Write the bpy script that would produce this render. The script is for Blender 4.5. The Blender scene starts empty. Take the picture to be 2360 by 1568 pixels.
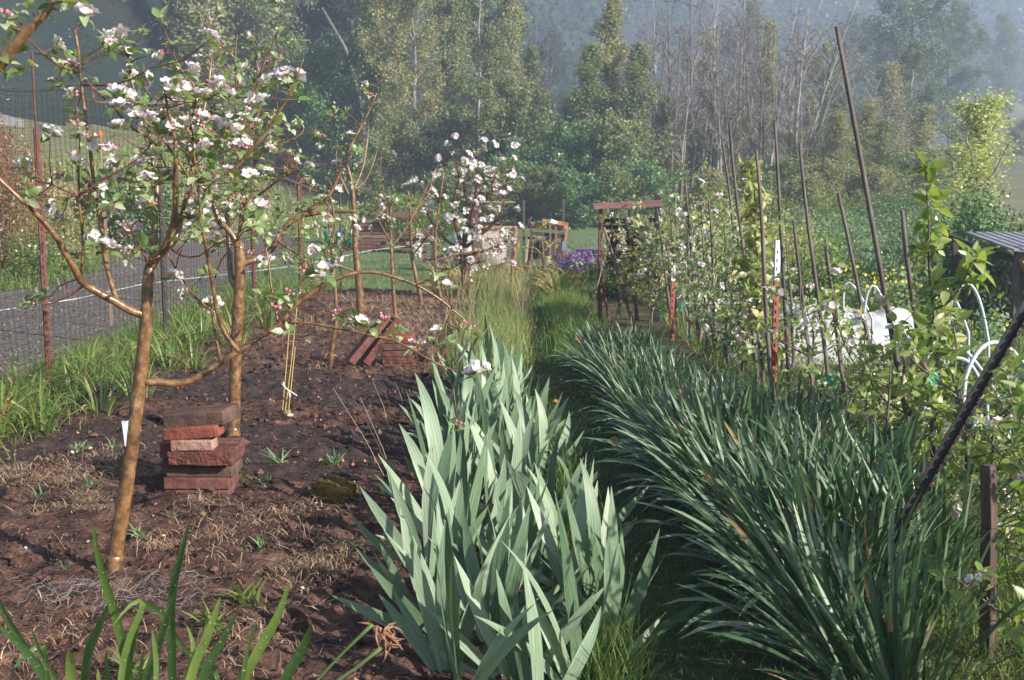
import bpy, math, random
import numpy as np
from mathutils import Vector, Matrix, Euler

R = random.Random(7)
NR = np.random.default_rng(11)
sc = bpy.context.scene
C = sc.collection
pi = math.pi

# ------------------------------------------------------------------ camera
TH = math.radians(7.74); FP = 2780.0; CH = 1.5
cam_d = bpy.data.cameras.new("camera"); cam = bpy.data.objects.new("camera", cam_d); C.objects.link(cam)
cam.location = (0, 0, CH); cam.rotation_euler = (pi/2 - TH, 0, 0)
cam_d.sensor_width = 36; cam_d.lens = 36*FP/2360.0
cam_d.clip_start = .05; cam_d.clip_end = 3000
cam_d.dof.use_dof = True; cam_d.dof.focus_distance = 5.6; cam_d.dof.aperture_fstop = 8.0
sc.camera = cam

# ------------------------------------------------------------------ light
SUN_EL = math.radians(27); SAZ = math.radians(-34)      # azimuth from +X, negative is behind the camera
world = bpy.data.worlds.new("World"); sc.world = world; world.use_nodes = True
wn = world.node_tree; wn.nodes.clear()
wo = wn.nodes.new("ShaderNodeOutputWorld"); wb = wn.nodes.new("ShaderNodeBackground"); ws = wn.nodes.new("ShaderNodeTexSky")
ws.sky_type = 'NISHITA'; ws.sun_disc = False; ws.sun_elevation = SUN_EL
ws.sun_rotation = pi/2 - SAZ
wb.inputs[1].default_value = .05
wn.links.new(ws.outputs[0], wb.inputs[0]); wn.links.new(wb.outputs[0], wo.inputs[0])
sd = bpy.data.lights.new("sun", 'SUN'); sd.energy = 5.0; sd.angle = math.radians(.5); sd.color = (1, .93, .82)
so = bpy.data.objects.new("sun", sd); C.objects.link(so)
sdir = Vector((math.cos(SUN_EL)*math.cos(SAZ), math.cos(SUN_EL)*math.sin(SAZ), math.sin(SUN_EL)))
so.rotation_euler = sdir.to_track_quat('Z', 'Y').to_euler(); so.location = (20, -10, 20)
vs = sc.view_settings; vs.view_transform = 'Standard'; vs.look = 'None'; vs.gamma = 1; vs.exposure = 1.35; vs.use_curve_mapping = False
sc.cycles.max_bounces = 6; sc.cycles.diffuse_bounces = 3; sc.cycles.glossy_bounces = 2
sc.cycles.transmission_bounces = 4; sc.cycles.transparent_max_bounces = 6; sc.cycles.volume_bounces = 1

# ------------------------------------------------------------------ helpers
def P(x, y, Y):
    """point of the photograph (2360 wide) at ground distance Y"""
    u = (x-1180)/FP; v = (784-y)/FP
    d = Vector((u, math.cos(TH)+v*math.sin(TH), -math.sin(TH)+v*math.cos(TH)))
    return Vector((0, 0, CH)) + d*(Y/d.y)
def gY(y):
    v = (784-y)/FP
    return CH*(math.cos(TH)+v*math.sin(TH))/(math.sin(TH)-v*math.cos(TH))
def G(x, y): return P(x, y, gY(y))

def tag(o, label=None, cat=None, group=None, kind=None):
    if label: o['label'] = label
    if cat: o['category'] = cat
    if group: o['group'] = group
    if kind: o['kind'] = kind
    return o
def empty(name, loc, label=None, cat=None, group=None, kind=None):
    o = bpy.data.objects.new(name, None); C.objects.link(o); o.location = loc
    o.empty_display_size = .1
    return tag(o, label, cat, group, kind)
def link(name, me, mats=None, parent=None):
    if mats is not None:
        for m in (mats if isinstance(mats, (list, tuple)) else [mats]): me.materials.append(m)
    o = bpy.data.objects.new(name, me); C.objects.link(o)
    if parent is not None: o.parent = parent
    return o
def inst(name, me, M, parent):
    """object on shared mesh data; M is the world matrix, parents are unrotated"""
    o = bpy.data.objects.new(name, me); C.objects.link(o)
    if parent is not None:
        o.parent = parent
        off = parent.location.copy(); q = parent.parent
        while q is not None: off += q.location; q = q.parent
        M = Matrix.Translation(-off) @ M
    o.matrix_basis = M
    return o

class MB:
    """vertices and faces gathered in numpy blocks, linked as one mesh object"""
    def __init__(s): s.v = []; s.f = []; s.m = []; s.n = 0; s.a = []
    def add(s, v, faces, mat=0, rnd=None):
        v = np.asarray(v, float).reshape(-1, 3)
        for q, f in enumerate(faces if isinstance(faces, list) else [faces]):
            f = np.asarray(f, np.int64)
            if f.size: s.f.append(f+s.n); s.m.append(np.full(len(f), mat[q] if isinstance(mat, tuple) else mat, np.int32))
        s.a.append(np.full(len(v), R.random()) if rnd is None else (np.full(len(v), rnd) if np.isscalar(rnd) else np.asarray(rnd, float)))
        s.v.append(v); s.n += len(v)
        return s
    def tube(s, pts, rad, k=6, mat=0, cap=True):
        pts = np.array([tuple(p) for p in pts], float); n = len(pts)
        rad = np.asarray(rad, float) if not np.isscalar(rad) else np.full(n, rad)
        t = np.gradient(pts, axis=0); t /= np.linalg.norm(t, axis=1)[:, None]+1e-12
        ref = np.array([1., 0, 0]) if abs(t[0][0]) < .8 else np.array([0, 1., 0])
        u = np.zeros_like(pts); c = np.cross(t[0], ref); u[0] = c/np.linalg.norm(c)
        for i in range(1, n):
            c = u[i-1]-t[i]*np.dot(u[i-1], t[i]); u[i] = c/(np.linalg.norm(c)+1e-12)
        w = np.cross(t, u); a = np.arange(k)*2*pi/k
        V = pts[:, None]+rad[:, None, None]*(np.cos(a)[None, :, None]*u[:, None]+np.sin(a)[None, :, None]*w[:, None])
        V = V.reshape(-1, 3); i = np.arange(n-1)[:, None]*k; j = np.arange(k)[None]; j2 = (j+1) % k
        F = np.stack([i+j, i+j2, i+k+j2, i+k+j], -1).reshape(-1, 4)
        fs = [F]
        if cap:
            V = np.vstack([V, pts[-1]+t[-1]*rad[-1]*.5, pts[0]-t[0]*rad[0]*.3]); e = (n-1)*k
            fs.append(np.array([[e+q, e+(q+1) % k, n*k] for q in range(k)]+[[(q+1) % k, q, n*k+1] for q in range(k)]))
        return s.add(V, fs, mat)
    def box(s, c, size, rot=None, mat=0):
        h = np.array(size)/2.0
        v = np.array([[x, y, z] for x in (-1, 1) for y in (-1, 1) for z in (-1, 1)])*h
        if rot is not None:
            M = np.array((rot if isinstance(rot, Matrix) else Euler(rot).to_matrix()).to_3x3()); v = v @ M.T
        f = np.array([[0, 1, 3, 2], [4, 6, 7, 5], [0, 4, 5, 1], [2, 3, 7, 6], [0, 2, 6, 4], [1, 5, 7, 3]])
        return s.add(v+np.array(tuple(c)), f, mat)
    def beam(s, a, b, w, d, mat=0, ext=0):
        a = Vector(a); b = Vector(b); t = (b-a); L = t.length
        q = t.to_track_quat('Z', 'Y').to_matrix()
        return s.box((a+b)/2, (w, d, L+ext), q, mat)
    def mesh(s, name, smooth=False):
        me = bpy.data.meshes.new(name)
        v = np.vstack(s.v) if s.v else np.zeros((0, 3))
        me.vertices.add(len(v)); me.vertices.foreach_set("co", v.ravel().astype(np.float32))
        tot = [np.full(len(f), f.shape[1]) for f in s.f]
        if tot:
            tot = np.concatenate(tot).astype(np.int32); idx = np.concatenate([f.ravel() for f in s.f]).astype(np.int32)
            me.loops.add(len(idx)); me.loops.foreach_set("vertex_index", idx)
            me.polygons.add(len(tot)); st = np.concatenate([[0], np.cumsum(tot)[:-1]]).astype(np.int32)
            me.polygons.foreach_set("loop_start", st)
            me.polygons.foreach_set("material_index", np.concatenate(s.m))
            me.polygons.foreach_set("use_smooth", np.full(len(tot), bool(smooth)))
        me.update(calc_edges=True)
        at = me.attributes.new("rnd", 'FLOAT', 'POINT')
        at.data.foreach_set("value", np.concatenate(s.a).astype(np.float32) if s.a else [])
        return me
    def build(s, name, mats, parent=None, smooth=False, world=True):
        me = s.mesh(name, smooth); o = link(name, me, mats, parent)
        if parent is not None and world:
            off = parent.location.copy(); q = parent.parent
            while q is not None: off += q.location; q = q.parent
            o.location = -off
        return o

# smooth value noise
def vnoise(x, y, seed=0):
    xi = np.floor(x).astype(np.int64); yi = np.floor(y).astype(np.int64); fx = x-xi; fy = y-yi
    def h(a, b):
        n = (a*374761393+b*668265263+seed*982451653) & 0x7fffffff
        n = ((n ^ (n >> 13))*1274126177) & 0x7fffffff
        return ((n ^ (n >> 16)) & 0xffff)/65535.0
    fx = fx*fx*(3-2*fx); fy = fy*fy*(3-2*fy)
    return (h(xi, yi)*(1-fx)+h(xi+1, yi)*fx)*(1-fy)+(h(xi, yi+1)*(1-fx)+h(xi+1, yi+1)*fx)*fy
def fbm(x, y, o=4, seed=0):
    s = 0; a = .5
    for i in range(o): s = s+a*(vnoise(x, y, seed+i)-.5); x = x*2.03+5.1; y = y*2.03+1.7; a *= .5
    return s

# ------------------------------------------------------------------ materials
MATS = {}
def _new(name):
    m = bpy.data.materials.new(name); m.use_nodes = True; nt = m.node_tree; nt.nodes.clear()
    return m, nt, nt.nodes, nt.links
def ramp(N, stops):
    r = N.new("ShaderNodeValToRGB"); e = r.color_ramp.elements
    while len(e) < len(stops): e.new(.5)
    for i, (p, c) in enumerate(stops): e[i].position = p; e[i].color = (*c, 1)
    return r
def leafmat(name, cols, rough=.45, trans=.3, spec=.5, nscale=30, tcol=None, streak=None, bump=0):
    """leaf: colour by single leaf and by noise, some light let through"""
    m, nt, N, L = _new(name)
    out = N.new("ShaderNodeOutputMaterial"); b = N.new("ShaderNodeBsdfPrincipled")
    at = N.new("ShaderNodeAttribute"); at.attribute_name = "rnd"
    oi = N.new("ShaderNodeObjectInfo"); no = N.new("ShaderNodeTexNoise"); no.inputs['Scale'].default_value = nscale
    tc = N.new("ShaderNodeTexCoord"); L.new(tc.outputs['Object'], no.inputs['Vector'])
    if streak:
        mp = N.new("ShaderNodeMapping"); mp.inputs['Scale'].default_value = streak
        L.new(tc.outputs['Object'], mp.inputs[0]); L.new(mp.outputs[0], no.inputs['Vector'])
    a = N.new("ShaderNodeMath"); a.operation = 'ADD'; L.new(at.outputs['Fac'], a.inputs[0]); L.new(oi.outputs['Random'], a.inputs[1])
    f = N.new("ShaderNodeMath"); f.operation = 'FRACT'; L.new(a.outputs[0], f.inputs[0])
    s = N.new("ShaderNodeMath"); s.operation = 'MULTIPLY_ADD'; L.new(no.outputs[0], s.inputs[0]); s.inputs[1].default_value = .5
    if streak: s.inputs[1].default_value = 1.3; no.inputs['Detail'].default_value = 4
    s2 = N.new("ShaderNodeMath"); s2.operation = 'MULTIPLY_ADD'; L.new(f.outputs[0], s2.inputs[0]); s2.inputs[1].default_value = .8; s2.inputs[2].default_value = -.55 if streak else -.15
    L.new(s2.outputs[0], s.inputs[2])
    n = len(cols); r = ramp(N, [(i/(n-1), c) for i, c in enumerate(cols)]); L.new(s.outputs[0], r.inputs[0])
    L.new(r.outputs[0], b.inputs['Base Color']); b.inputs['Roughness'].default_value = rough; b.inputs['Specular IOR Level'].default_value = spec
    t = N.new("ShaderNodeBsdfTranslucent"); mx = N.new("ShaderNodeMixShader"); mx.inputs[0].default_value = trans
    hm = N.new("ShaderNodeMixRGB"); hm.blend_type = 'MULTIPLY'; hm.inputs[0].default_value = 1; hm.inputs[2].default_value = (*(tcol or (1.5, 1.6, .7)), 1)
    L.new(r.outputs[0], hm.inputs[1]); L.new(hm.outputs[0], t.inputs[0])
    if streak:
        bp = N.new('ShaderNodeBump'); bp.inputs['Strength'].default_value = .6; bp.inputs['Distance'].default_value = .002; L.new(no.outputs[0], bp.inputs['Height']); L.new(bp.outputs[0], b.inputs['Normal'])
    L.new(b.outputs[0], mx.inputs[1]); L.new(t.outputs[0], mx.inputs[2]); L.new(mx.outputs[0], out.inputs[0])
    MATS[name] = m; return m
def mat(name, cols, scale=8, rough=.7, spec=.4, bump=.3, bscale=None, stretch=(1, 1, 1), metal=0, detail=6, coord='Object', bdist=.01, coat=0, rnd=.0):
    m, nt, N, L = _new(name)
    out = N.new("ShaderNodeOutputMaterial"); b = N.new("ShaderNodeBsdfPrincipled")
    tc = N.new("ShaderNodeTexCoord"); mp = N.new("ShaderNodeMapping"); mp.inputs['Scale'].default_value = stretch
    L.new(tc.outputs[coord], mp.inputs[0])
    no = N.new("ShaderNodeTexNoise"); no.inputs['Scale'].default_value = scale; no.inputs['Detail'].default_value = detail; no.inputs['Roughness'].default_value = .65
    L.new(mp.outputs[0], no.inputs['Vector'])
    n = len(cols); r = ramp(N, [(.28+.44*i/max(1, n-1), c) for i, c in enumerate(cols)])
    if rnd:
        at = N.new("ShaderNodeAttribute"); at.attribute_name = "rnd"; oi = N.new("ShaderNodeObjectInfo")
        a = N.new("ShaderNodeMath"); a.operation = 'ADD'; L.new(at.outputs['Fac'], a.inputs[0]); L.new(oi.outputs['Random'], a.inputs[1])
        f = N.new("ShaderNodeMath"); f.operation = 'FRACT'; L.new(a.outputs[0], f.inputs[0])
        s = N.new("ShaderNodeMath"); s.operation = 'MULTIPLY_ADD'; s.inputs[1].default_value = rnd; L.new(f.outputs[0], s.inputs[0])
        s3 = N.new("ShaderNodeMath"); s3.operation = 'SUBTRACT'; s3.inputs[1].default_value = rnd/2; L.new(no.outputs[0], s3.inputs[0]); L.new(s3.outputs[0], s.inputs[2])
        L.new(s.outputs[0], r.inputs[0])
    else: L.new(no.outputs[0], r.inputs[0])
    L.new(r.outputs[0], b.inputs['Base Color']); b.inputs['Roughness'].default_value = rough
    b.inputs['Specular IOR Level'].default_value = spec; b.inputs['Metallic'].default_value = metal; b.inputs['Coat Weight'].default_value = coat
    if bump:
        n2 = N.new("ShaderNodeTexNoise"); n2.inputs['Scale'].default_value = bscale or scale*4; n2.inputs['Detail'].default_value = 5
        L.new(mp.outputs[0], n2.inputs['Vector'])
        bp = N.new("ShaderNodeBump"); bp.inputs['Strength'].default_value = bump; bp.inputs['Distance'].default_value = bdist
        L.new(n2.outputs[0], bp.inputs['Height']); L.new(bp.outputs[0], b.inputs['Normal'])
    L.new(b.outputs[0], out.inputs[0]); MATS[name] = m; return m

M = {}
M['apple_leaf'] = leafmat('apple_leaf', [(.09, .16, .045), (.17, .26, .08), (.30, .36, .16), (.50, .54, .38)], .42, .34, .6)
M['apple_leaf_fresh'] = leafmat('apple_leaf_fresh', [(.22, .30, .10), (.38, .46, .24), (.55, .58, .42)], .5, .35, .4)
M['pear_leaf'] = leafmat('pear_leaf', [(.08, .15, .03), (.19, .28, .06), (.32, .38, .13), (.42, .40, .20)], .33, .36, .7)
M['far_apple_leaf'] = leafmat('far_apple_leaf', [(.13, .19, .05), (.28, .33, .10), (.44, .43, .19), (.46, .32, .18)], .45, .35, .5)
M['petal'] = leafmat('petal', [(.72, .50, .58), (.80, .70, .75), (.84, .82, .82), (.84, .83, .82)], .6, .28, .3, tcol=(1, .95, .98))
M['pink'] = leafmat('pink', [(.55, .07, .16), (.70, .20, .32), (.78, .45, .55)], .5, .2, .4, tcol=(1, .7, .8))
M['stamen'] = mat('stamen', [(.62, .42, .10), (.75, .62, .3)], 90, .7, bump=0)
M['apple_bark'] = mat('apple_bark', [(.045, .024, .016), (.11, .054, .027), (.22, .12, .048), (.34, .22, .12)], 30, .34, .65, .7, 75, (1, 1, .8), bdist=.003, coat=.25)
M['young_bark'] = mat('young_bark', [(.07, .025, .015), (.13, .05, .03), (.22, .11, .05)], 30, .38, .6, .3, 60, bdist=.002)
M['grey_bark'] = mat('grey_bark', [(.06, .048, .04), (.14, .115, .10), (.24, .21, .19)], 14, .8, .3, .5, 30, (1, 1, .4))
M['birch_bark'] = mat('birch_bark', [(.09, .08, .07), (.26, .24, .22), (.46, .43, .40)], 5, .8, .3, .2, 20, (1, 1, .5))
M['twig'] = mat('twig', [(.06, .045, .04), (.16, .12, .11)], 10, .8, .3, 0)
M['iris_leaf'] = leafmat('iris_leaf', [(.045, .09, .045), (.115, .185, .10), (.20, .28, .18), (.37, .44, .32)], .48, .15, .5, 14, (1.1, 1.3, .6), (7, .22, 0))
M['lily_leaf'] = leafmat('lily_leaf', [(.07, .15, .035), (.13, .22, .05), (.22, .30, .08), (.36, .36, .14)], .35, .34, .6)
M['front_lily_leaf'] = leafmat('front_lily_leaf', [(.05, .11, .035), (.09, .17, .05), (.18, .27, .09)], .3, .3, .7, 20)
M['daffodil_leaf'] = leafmat('daffodil_leaf', [(.026, .066, .024), (.055, .115, .047), (.12, .185, .10), (.27, .32, .22)], .38, .16, .6, 8, (1.2, 1.5, .7), (26, .4, 0))
M['dead_leaf'] = leafmat('dead_leaf', [(.22, .12, .05), (.38, .24, .11), (.50, .38, .22)], .7, .25, .3, tcol=(1.1, .9, .6))
M['straw'] = leafmat('straw', [(.16, .085, .055), (.30, .19, .12), (.44, .31, .20), (.54, .42, .30)], .75, .15, .3, tcol=(1, .9, .6))
M['grass'] = leafmat('grass', [(.06, .12, .025), (.11, .19, .04), (.20, .27, .07), (.30, .33, .13)], .5, .35, .4)
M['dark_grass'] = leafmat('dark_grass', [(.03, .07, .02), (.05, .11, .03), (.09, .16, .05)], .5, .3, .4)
M['tall_grass'] = leafmat('tall_grass', [(.12, .20, .06), (.20, .30, .09), (.32, .34, .14), (.42, .32, .20)], .55, .35, .3)
M['lawn_grass'] = leafmat('lawn_grass', [(.09, .15, .06), (.15, .21, .09), (.22, .27, .13)], .6, .3, .3)
M['weed'] = leafmat('weed', [(.10, .18, .09), (.18, .27, .14), (.28, .36, .22)], .5, .3, .4)
M['lime_leaf'] = leafmat('lime_leaf', [(.24, .34, .05), (.36, .46, .09), (.48, .55, .16)], .45, .35, .5)
M['wood_green'] = leafmat('wood_green', [(.05, .085, .03), (.13, .17, .065), (.25, .28, .125), (.38, .38, .22)], .6, .3, .25, .5)
M['wood_dark'] = leafmat('wood_dark', [(.014, .028, .018), (.028, .05, .03), (.05, .08, .045)], .5, .2, .4, .5)  # foliage colour darkened to paint in the shade of the hillside
M['wood_yellow'] = leafmat('wood_yellow', [(.14, .16, .06), (.28, .27, .12), (.42, .38, .22)], .6, .3, .25, .5)
M['wood_pine'] = leafmat('wood_pine', [(.06, .09, .05), (.12, .16, .09), (.22, .25, .15)], .6, .2, .25, .5)
M['ivy'] = leafmat('ivy', [(.05, .11, .045), (.11, .20, .075), (.22, .32, .13)], .35, .2, .6, .5)
M['poplar_leaf'] = leafmat('poplar_leaf', [(.16, .21, .05), (.32, .36, .10), (.52, .53, .24), (.74, .74, .55)], .35, .4, .7)  # palest stop puts whitish leaf sparkle into the colour
M['rose_leaf'] = leafmat('rose_leaf', [(.10, .13, .05), (.24, .11, .05), (.36, .17, .09), (.22, .24, .08)], .4, .3, .5)
M['soil'] = mat('soil', [(.018, .011, .009), (.055, .028, .022), (.115, .060, .045), (.21, .13, .10)], 9, .9, .25, 1, 55, detail=12, bdist=.02, rnd=.0)
M['dark_soil'] = mat('dark_soil', [(.018, .011, .011), (.042, .026, .024), (.095, .060, .050)], 22, .9, .3, 1, 70, detail=12, bdist=.015)
M['clod'] = mat('clod', [(.03, .017, .015), (.08, .044, .035), (.15, .09, .07)], 30, .92, .2, .8, 120, bdist=.005, rnd=.5)
M['ground'] = mat('ground', [(.035, .035, .018), (.075, .07, .036), (.14, .11, .068)], 2.5, .95, .1, .8, 20, detail=10)
M['hill'] = mat('hill', [(.014, .02, .017), (.022, .03, .024), (.034, .042, .032)], .08, 1, .05, 0, detail=10)  # the hill's shadow is put into this dark base colour
M['meadow'] = mat('meadow', [(.09, .10, .045), (.15, .15, .07), (.22, .18, .11)], .25, .95, .1, .6, 3, detail=10, bdist=.1)
M['lawn'] = mat('lawn', [(.08, .12, .05), (.13, .18, .075), (.20, .23, .11)], 1.3, .95, .1, .8, 60, detail=10, bdist=.02)
M['gravel'] = mat('gravel', [(.055, .044, .039), (.105, .086, .078), (.165, .138, .124), (.28, .245, .225)], 22, .85, .3, .9, 70, detail=12, bdist=.012)
M['pebble'] = mat('pebble', [(.08, .065, .06), (.18, .15, .14), (.34, .31, .28)], 20, .8, .3, .3, rnd=.8)
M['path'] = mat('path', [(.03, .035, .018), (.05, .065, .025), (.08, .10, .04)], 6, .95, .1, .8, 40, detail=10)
M['netting'] = mat('netting', [(.018, .018, .02), (.03, .03, .032)], 20, .5, .4, 0)
M['wire'] = mat('wire', [(.16, .16, .17), (.28, .28, .29)], 20, .7, .3, 0)
M['rust'] = mat('rust', [(.035, .014, .012), (.10, .032, .024), (.20, .065, .042)], 25, .6, .45, .3, 80, bdist=.003)
M['post_red'] = mat('post_red', [(.13, .028, .022), (.24, .055, .04), (.34, .11, .08)], 18, .55, .45, .2, 80, bdist=.002)
M['post_green'] = mat('post_green', [(.01, .012, .012), (.022, .026, .024), (.05, .04, .035)], 25, .5, .5, .2)
M['white_paint'] = mat('white_paint', [(.6, .6, .6), (.76, .76, .75)], 20, .5, .4, 0)
M['pole_wood'] = mat('pole_wood', [(.045, .035, .035), (.11, .085, .08), (.20, .16, .15)], 18, .65, .4, .5, 50, (1, 1, .15), bdist=.004)
M['pale_stick'] = mat('pale_stick', [(.28, .22, .15), (.42, .35, .26)], 20, .7, .3, .2)
M['stake_wood'] = mat('stake_wood', [(.035, .022, .018), (.085, .052, .042), (.15, .10, .08)], 14, .5, .5, .8, 40, (6, 6, .35), bdist=.004)
M['beam_red'] = mat('beam_red', [(.10, .045, .045), (.20, .09, .09), (.30, .17, .17)], 12, .6, .4, .4, 30, (.3, 3, 3))
M['brick_red'] = mat('brick_red', [(.05, .025, .02), (.14, .05, .04), (.24, .095, .075)], 14, .9, .25, 1, 90, detail=10, bdist=.006)
M['brick_brown'] = mat('brick_brown', [(.045, .03, .026), (.10, .058, .045), (.17, .10, .08)], 10, .9, .25, 1, 110, detail=10, bdist=.005)
M['brick_bright'] = mat('brick_bright', [(.06, .035, .028), (.20, .06, .042), (.32, .10, .07)], 12, .9, .25, 1, 90, detail=10, bdist=.006)
M['brick_tan'] = mat('brick_tan', [(.16, .06, .045), (.30, .17, .13), (.40, .28, .22)], 13, .9, .25, 1, 90, detail=10, bdist=.006)
M['brick_rough'] = mat('brick_rough', [(.035, .028, .022), (.12, .045, .035), (.24, .08, .06)], 24, .9, .25, 1, 60, detail=10, bdist=.015)
M['brick_dusk'] = mat('brick_dusk', [(.07, .035, .03), (.145, .06, .05), (.21, .095, .08)], 20, .9, .25, .8, 100, detail=10, bdist=.005)
M['brick_moss'] = mat('brick_moss', [(.06, .03, .02), (.10, .06, .022), (.17, .115, .025), (.25, .18, .04)], 9, .95, .1, 1, 60, detail=10, bdist=.012)
M['green_plastic'] = mat('green_plastic', [(.015, .42, .26), (.03, .50, .33)], 5, .4, .5, 0)
M['green_tape'] = leafmat('green_tape', [(.02, .38, .26), (.05, .50, .36)], .35, .35, .6, tcol=(1, 1, 1))
M['black_plastic'] = mat('black_plastic', [(.012, .012, .016), (.03, .03, .038)], 6, .6, .3, 0)
M['tag_white'] = leafmat('tag_white', [(.62, .66, .68), (.75, .78, .8)], .35, .25, .5, tcol=(1, 1, 1))
M['fabric'] = leafmat('fabric', [(.50, .52, .55), (.62, .64, .66), (.70, .71, .73)], .8, .3, .2, 3, (1, 1, 1))
M['pvc'] = mat('pvc', [(.38, .44, .48), (.52, .58, .62)], 10, .35, .5, 0)
M['rope'] = mat('rope', [(.48, .47, .45), (.65, .64, .62)], 60, .8, .2, 0)
M['twine'] = mat('twine', [(.45, .30, .10), (.60, .45, .2)], 60, .8, .2, 0)
M['old_wood'] = mat('old_wood', [(.07, .05, .045), (.17, .12, .10), (.28, .21, .18)], 9, .8, .3, .5, 30, (1, 1, 5))
M['dark_wood'] = mat('dark_wood', [(.025, .016, .018), (.06, .038, .036), (.10, .065, .06)], 9, .8, .3, .4, 30)
M['orange_wood'] = mat('orange_wood', [(.20, .09, .05), (.42, .19, .10), (.52, .28, .17)], 9, .7, .3, .3, 30)
M['sheet_metal'] = mat('sheet_metal', [(.34, .14, .09), (.62, .52, .47), (.78, .74, .71)], 2.2, .7, .3, .2, 30, detail=8)
M['blue_drum'] = mat('blue_drum', [(.35, .45, .58), (.55, .62, .70)], 3, .5, .4, .1)
M['purple_flower'] = leafmat('purple_flower', [(.14, .04, .26), (.25, .09, .40), (.36, .18, .50)], .6, .3, .3, tcol=(1, .8, 1))
M['yellow_flower'] = leafmat('yellow_flower', [(.62, .52, .06), (.78, .68, .14)], .5, .35, .3, tcol=(1, 1, .6))
M['orange_flower'] = leafmat('orange_flower', [(.75, .26, .03), (.85, .38, .05)], .5, .3, .3, tcol=(1, .8, .4))
M['red_flower'] = mat('red_flower', [(.65, .10, .04), (.8, .2, .08)], 30, .6, .3, 0)
M['onion'] = mat('onion', [(.26, .06, .035), (.42, .13, .075), (.55, .28, .17)], 40, .5, .4, 0, rnd=.5)
M['shingle'] = mat('shingle', [(.14, .13, .14), (.28, .27, .28)], 12, .8, .3, .4)
M['siding'] = mat('siding', [(.10, .045, .035), (.17, .08, .06)], 8, .8, .3, .3)
M['metal_roof'] = mat('metal_roof', [(.22, .23, .27), (.36, .37, .42)], 6, .5, .5, .1, metal=.2)
M['blue_grey'] = mat('blue_grey', [(.12, .15, .2), (.2, .24, .3)], 6, .6, .4, .1)
M['dew'] = mat('dew', [(.35, .42, .38), (.5, .55, .5)], 10, .05, 1, 0)
M['shell'] = mat('shell', [(.45, .42, .4), (.65, .63, .6)], 30, .6, .4, 0, rnd=.5)

# ------------------------------------------------------------------ terrain
_A = np.array([-.9, -.42, -.3, -.2, -.1, 0, .1, .2, .33, .42, .8])
_Y0 = np.array([22, 24, 26, 34, 42, 46, 50, 52, 55, 60, 60])
_SL = np.array([.15, .16, .14, .09, .05, .03, .03, .03, .05, .075, .08])
_H0 = np.array([46, 50, 54, 62, 80, 105, 150, 175, 190, 230, 300])
_HS = np.array([.6, .6, .62, .62, .6, .6, .55, .55, .5, .45, .35])
def terr(x, y):
    x = np.asarray(x, float); y = np.asarray(y, float)
    r = np.hypot(x, y); a = np.where(y > 1, x/np.maximum(y, 1), np.sign(x)*2); a = np.clip(a, -.9, .8)
    fw = np.clip((y/np.maximum(r, .1)+.15)/.6, 0, 1)
    z = np.interp(a, _A, _SL)*np.maximum(0, r-np.interp(a, _A, _Y0))
    h = np.interp(a, _A, _HS)*np.maximum(0, r-np.interp(a, _A, _H0)-8*fbm(x*.03, y*.03, 3, 5))
    z = np.minimum(z, 14)+52*(1-np.exp(-h/52))
    z = z*fw + fbm(x*.08, y*.08, 4, 9)*np.clip((r-24)/30, 0, 1)*1.6*fw
    return z
def gz(x, y): return float(terr(np.array([x]), np.array([y]))[0])
def road_edges(y):
    l = np.interp(y, [9, 14, 17, 21.5, 24, 44, 70], [-9.5, -7.8, -7.2, -7.5, -7.3, -11.2, -16])
    r = np.interp(y, [2, 14, 17.8, 27, 44, 56, 70], [-3.75, -3.8, -4.2, -4.9, -7.6, -9.7, -13])
    return l, r
# ground: a polar sheet, sunk a little below the garden
rr = np.concatenate([np.linspace(.3, 24, 40), 24*np.exp(np.linspace(.03, 2.9, 140))])
aa = np.linspace(0, 2*pi, 361)
X = rr[:, None]*np.cos(aa)[None]; Y = rr[:, None]*np.sin(aa)[None]
def sink(x, y): return .09*np.clip((26-np.hypot(x, y))/3, 0, 1)
Z = terr(X, Y) - sink(X, Y)
V = np.stack([X, Y, Z], -1).reshape(-1, 3); n0, n1 = X.shape
i = np.arange(n0-1)[:, None]*n1; j = np.arange(n1-1)[None]
F = np.stack([i+j, i+n1+j, i+n1+j+1, i+j+1], -1).reshape(-1, 4)
rc = np.hypot(V[F[:, 0], 0], V[F[:, 0], 1]); ac = np.clip(V[F[:, 0], 0]/np.maximum(V[F[:, 0], 1], 1), -.9, .8)
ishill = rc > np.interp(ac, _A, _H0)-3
g = MB(); g.add(V, [F[~ishill]]); o = g.build('ground', M['meadow'], smooth=True); tag(o, kind='structure')
g = MB(); g.add(V, [F[ishill]]); o = g.build('hill', M['hill'], smooth=True); tag(o, kind='structure')

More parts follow.
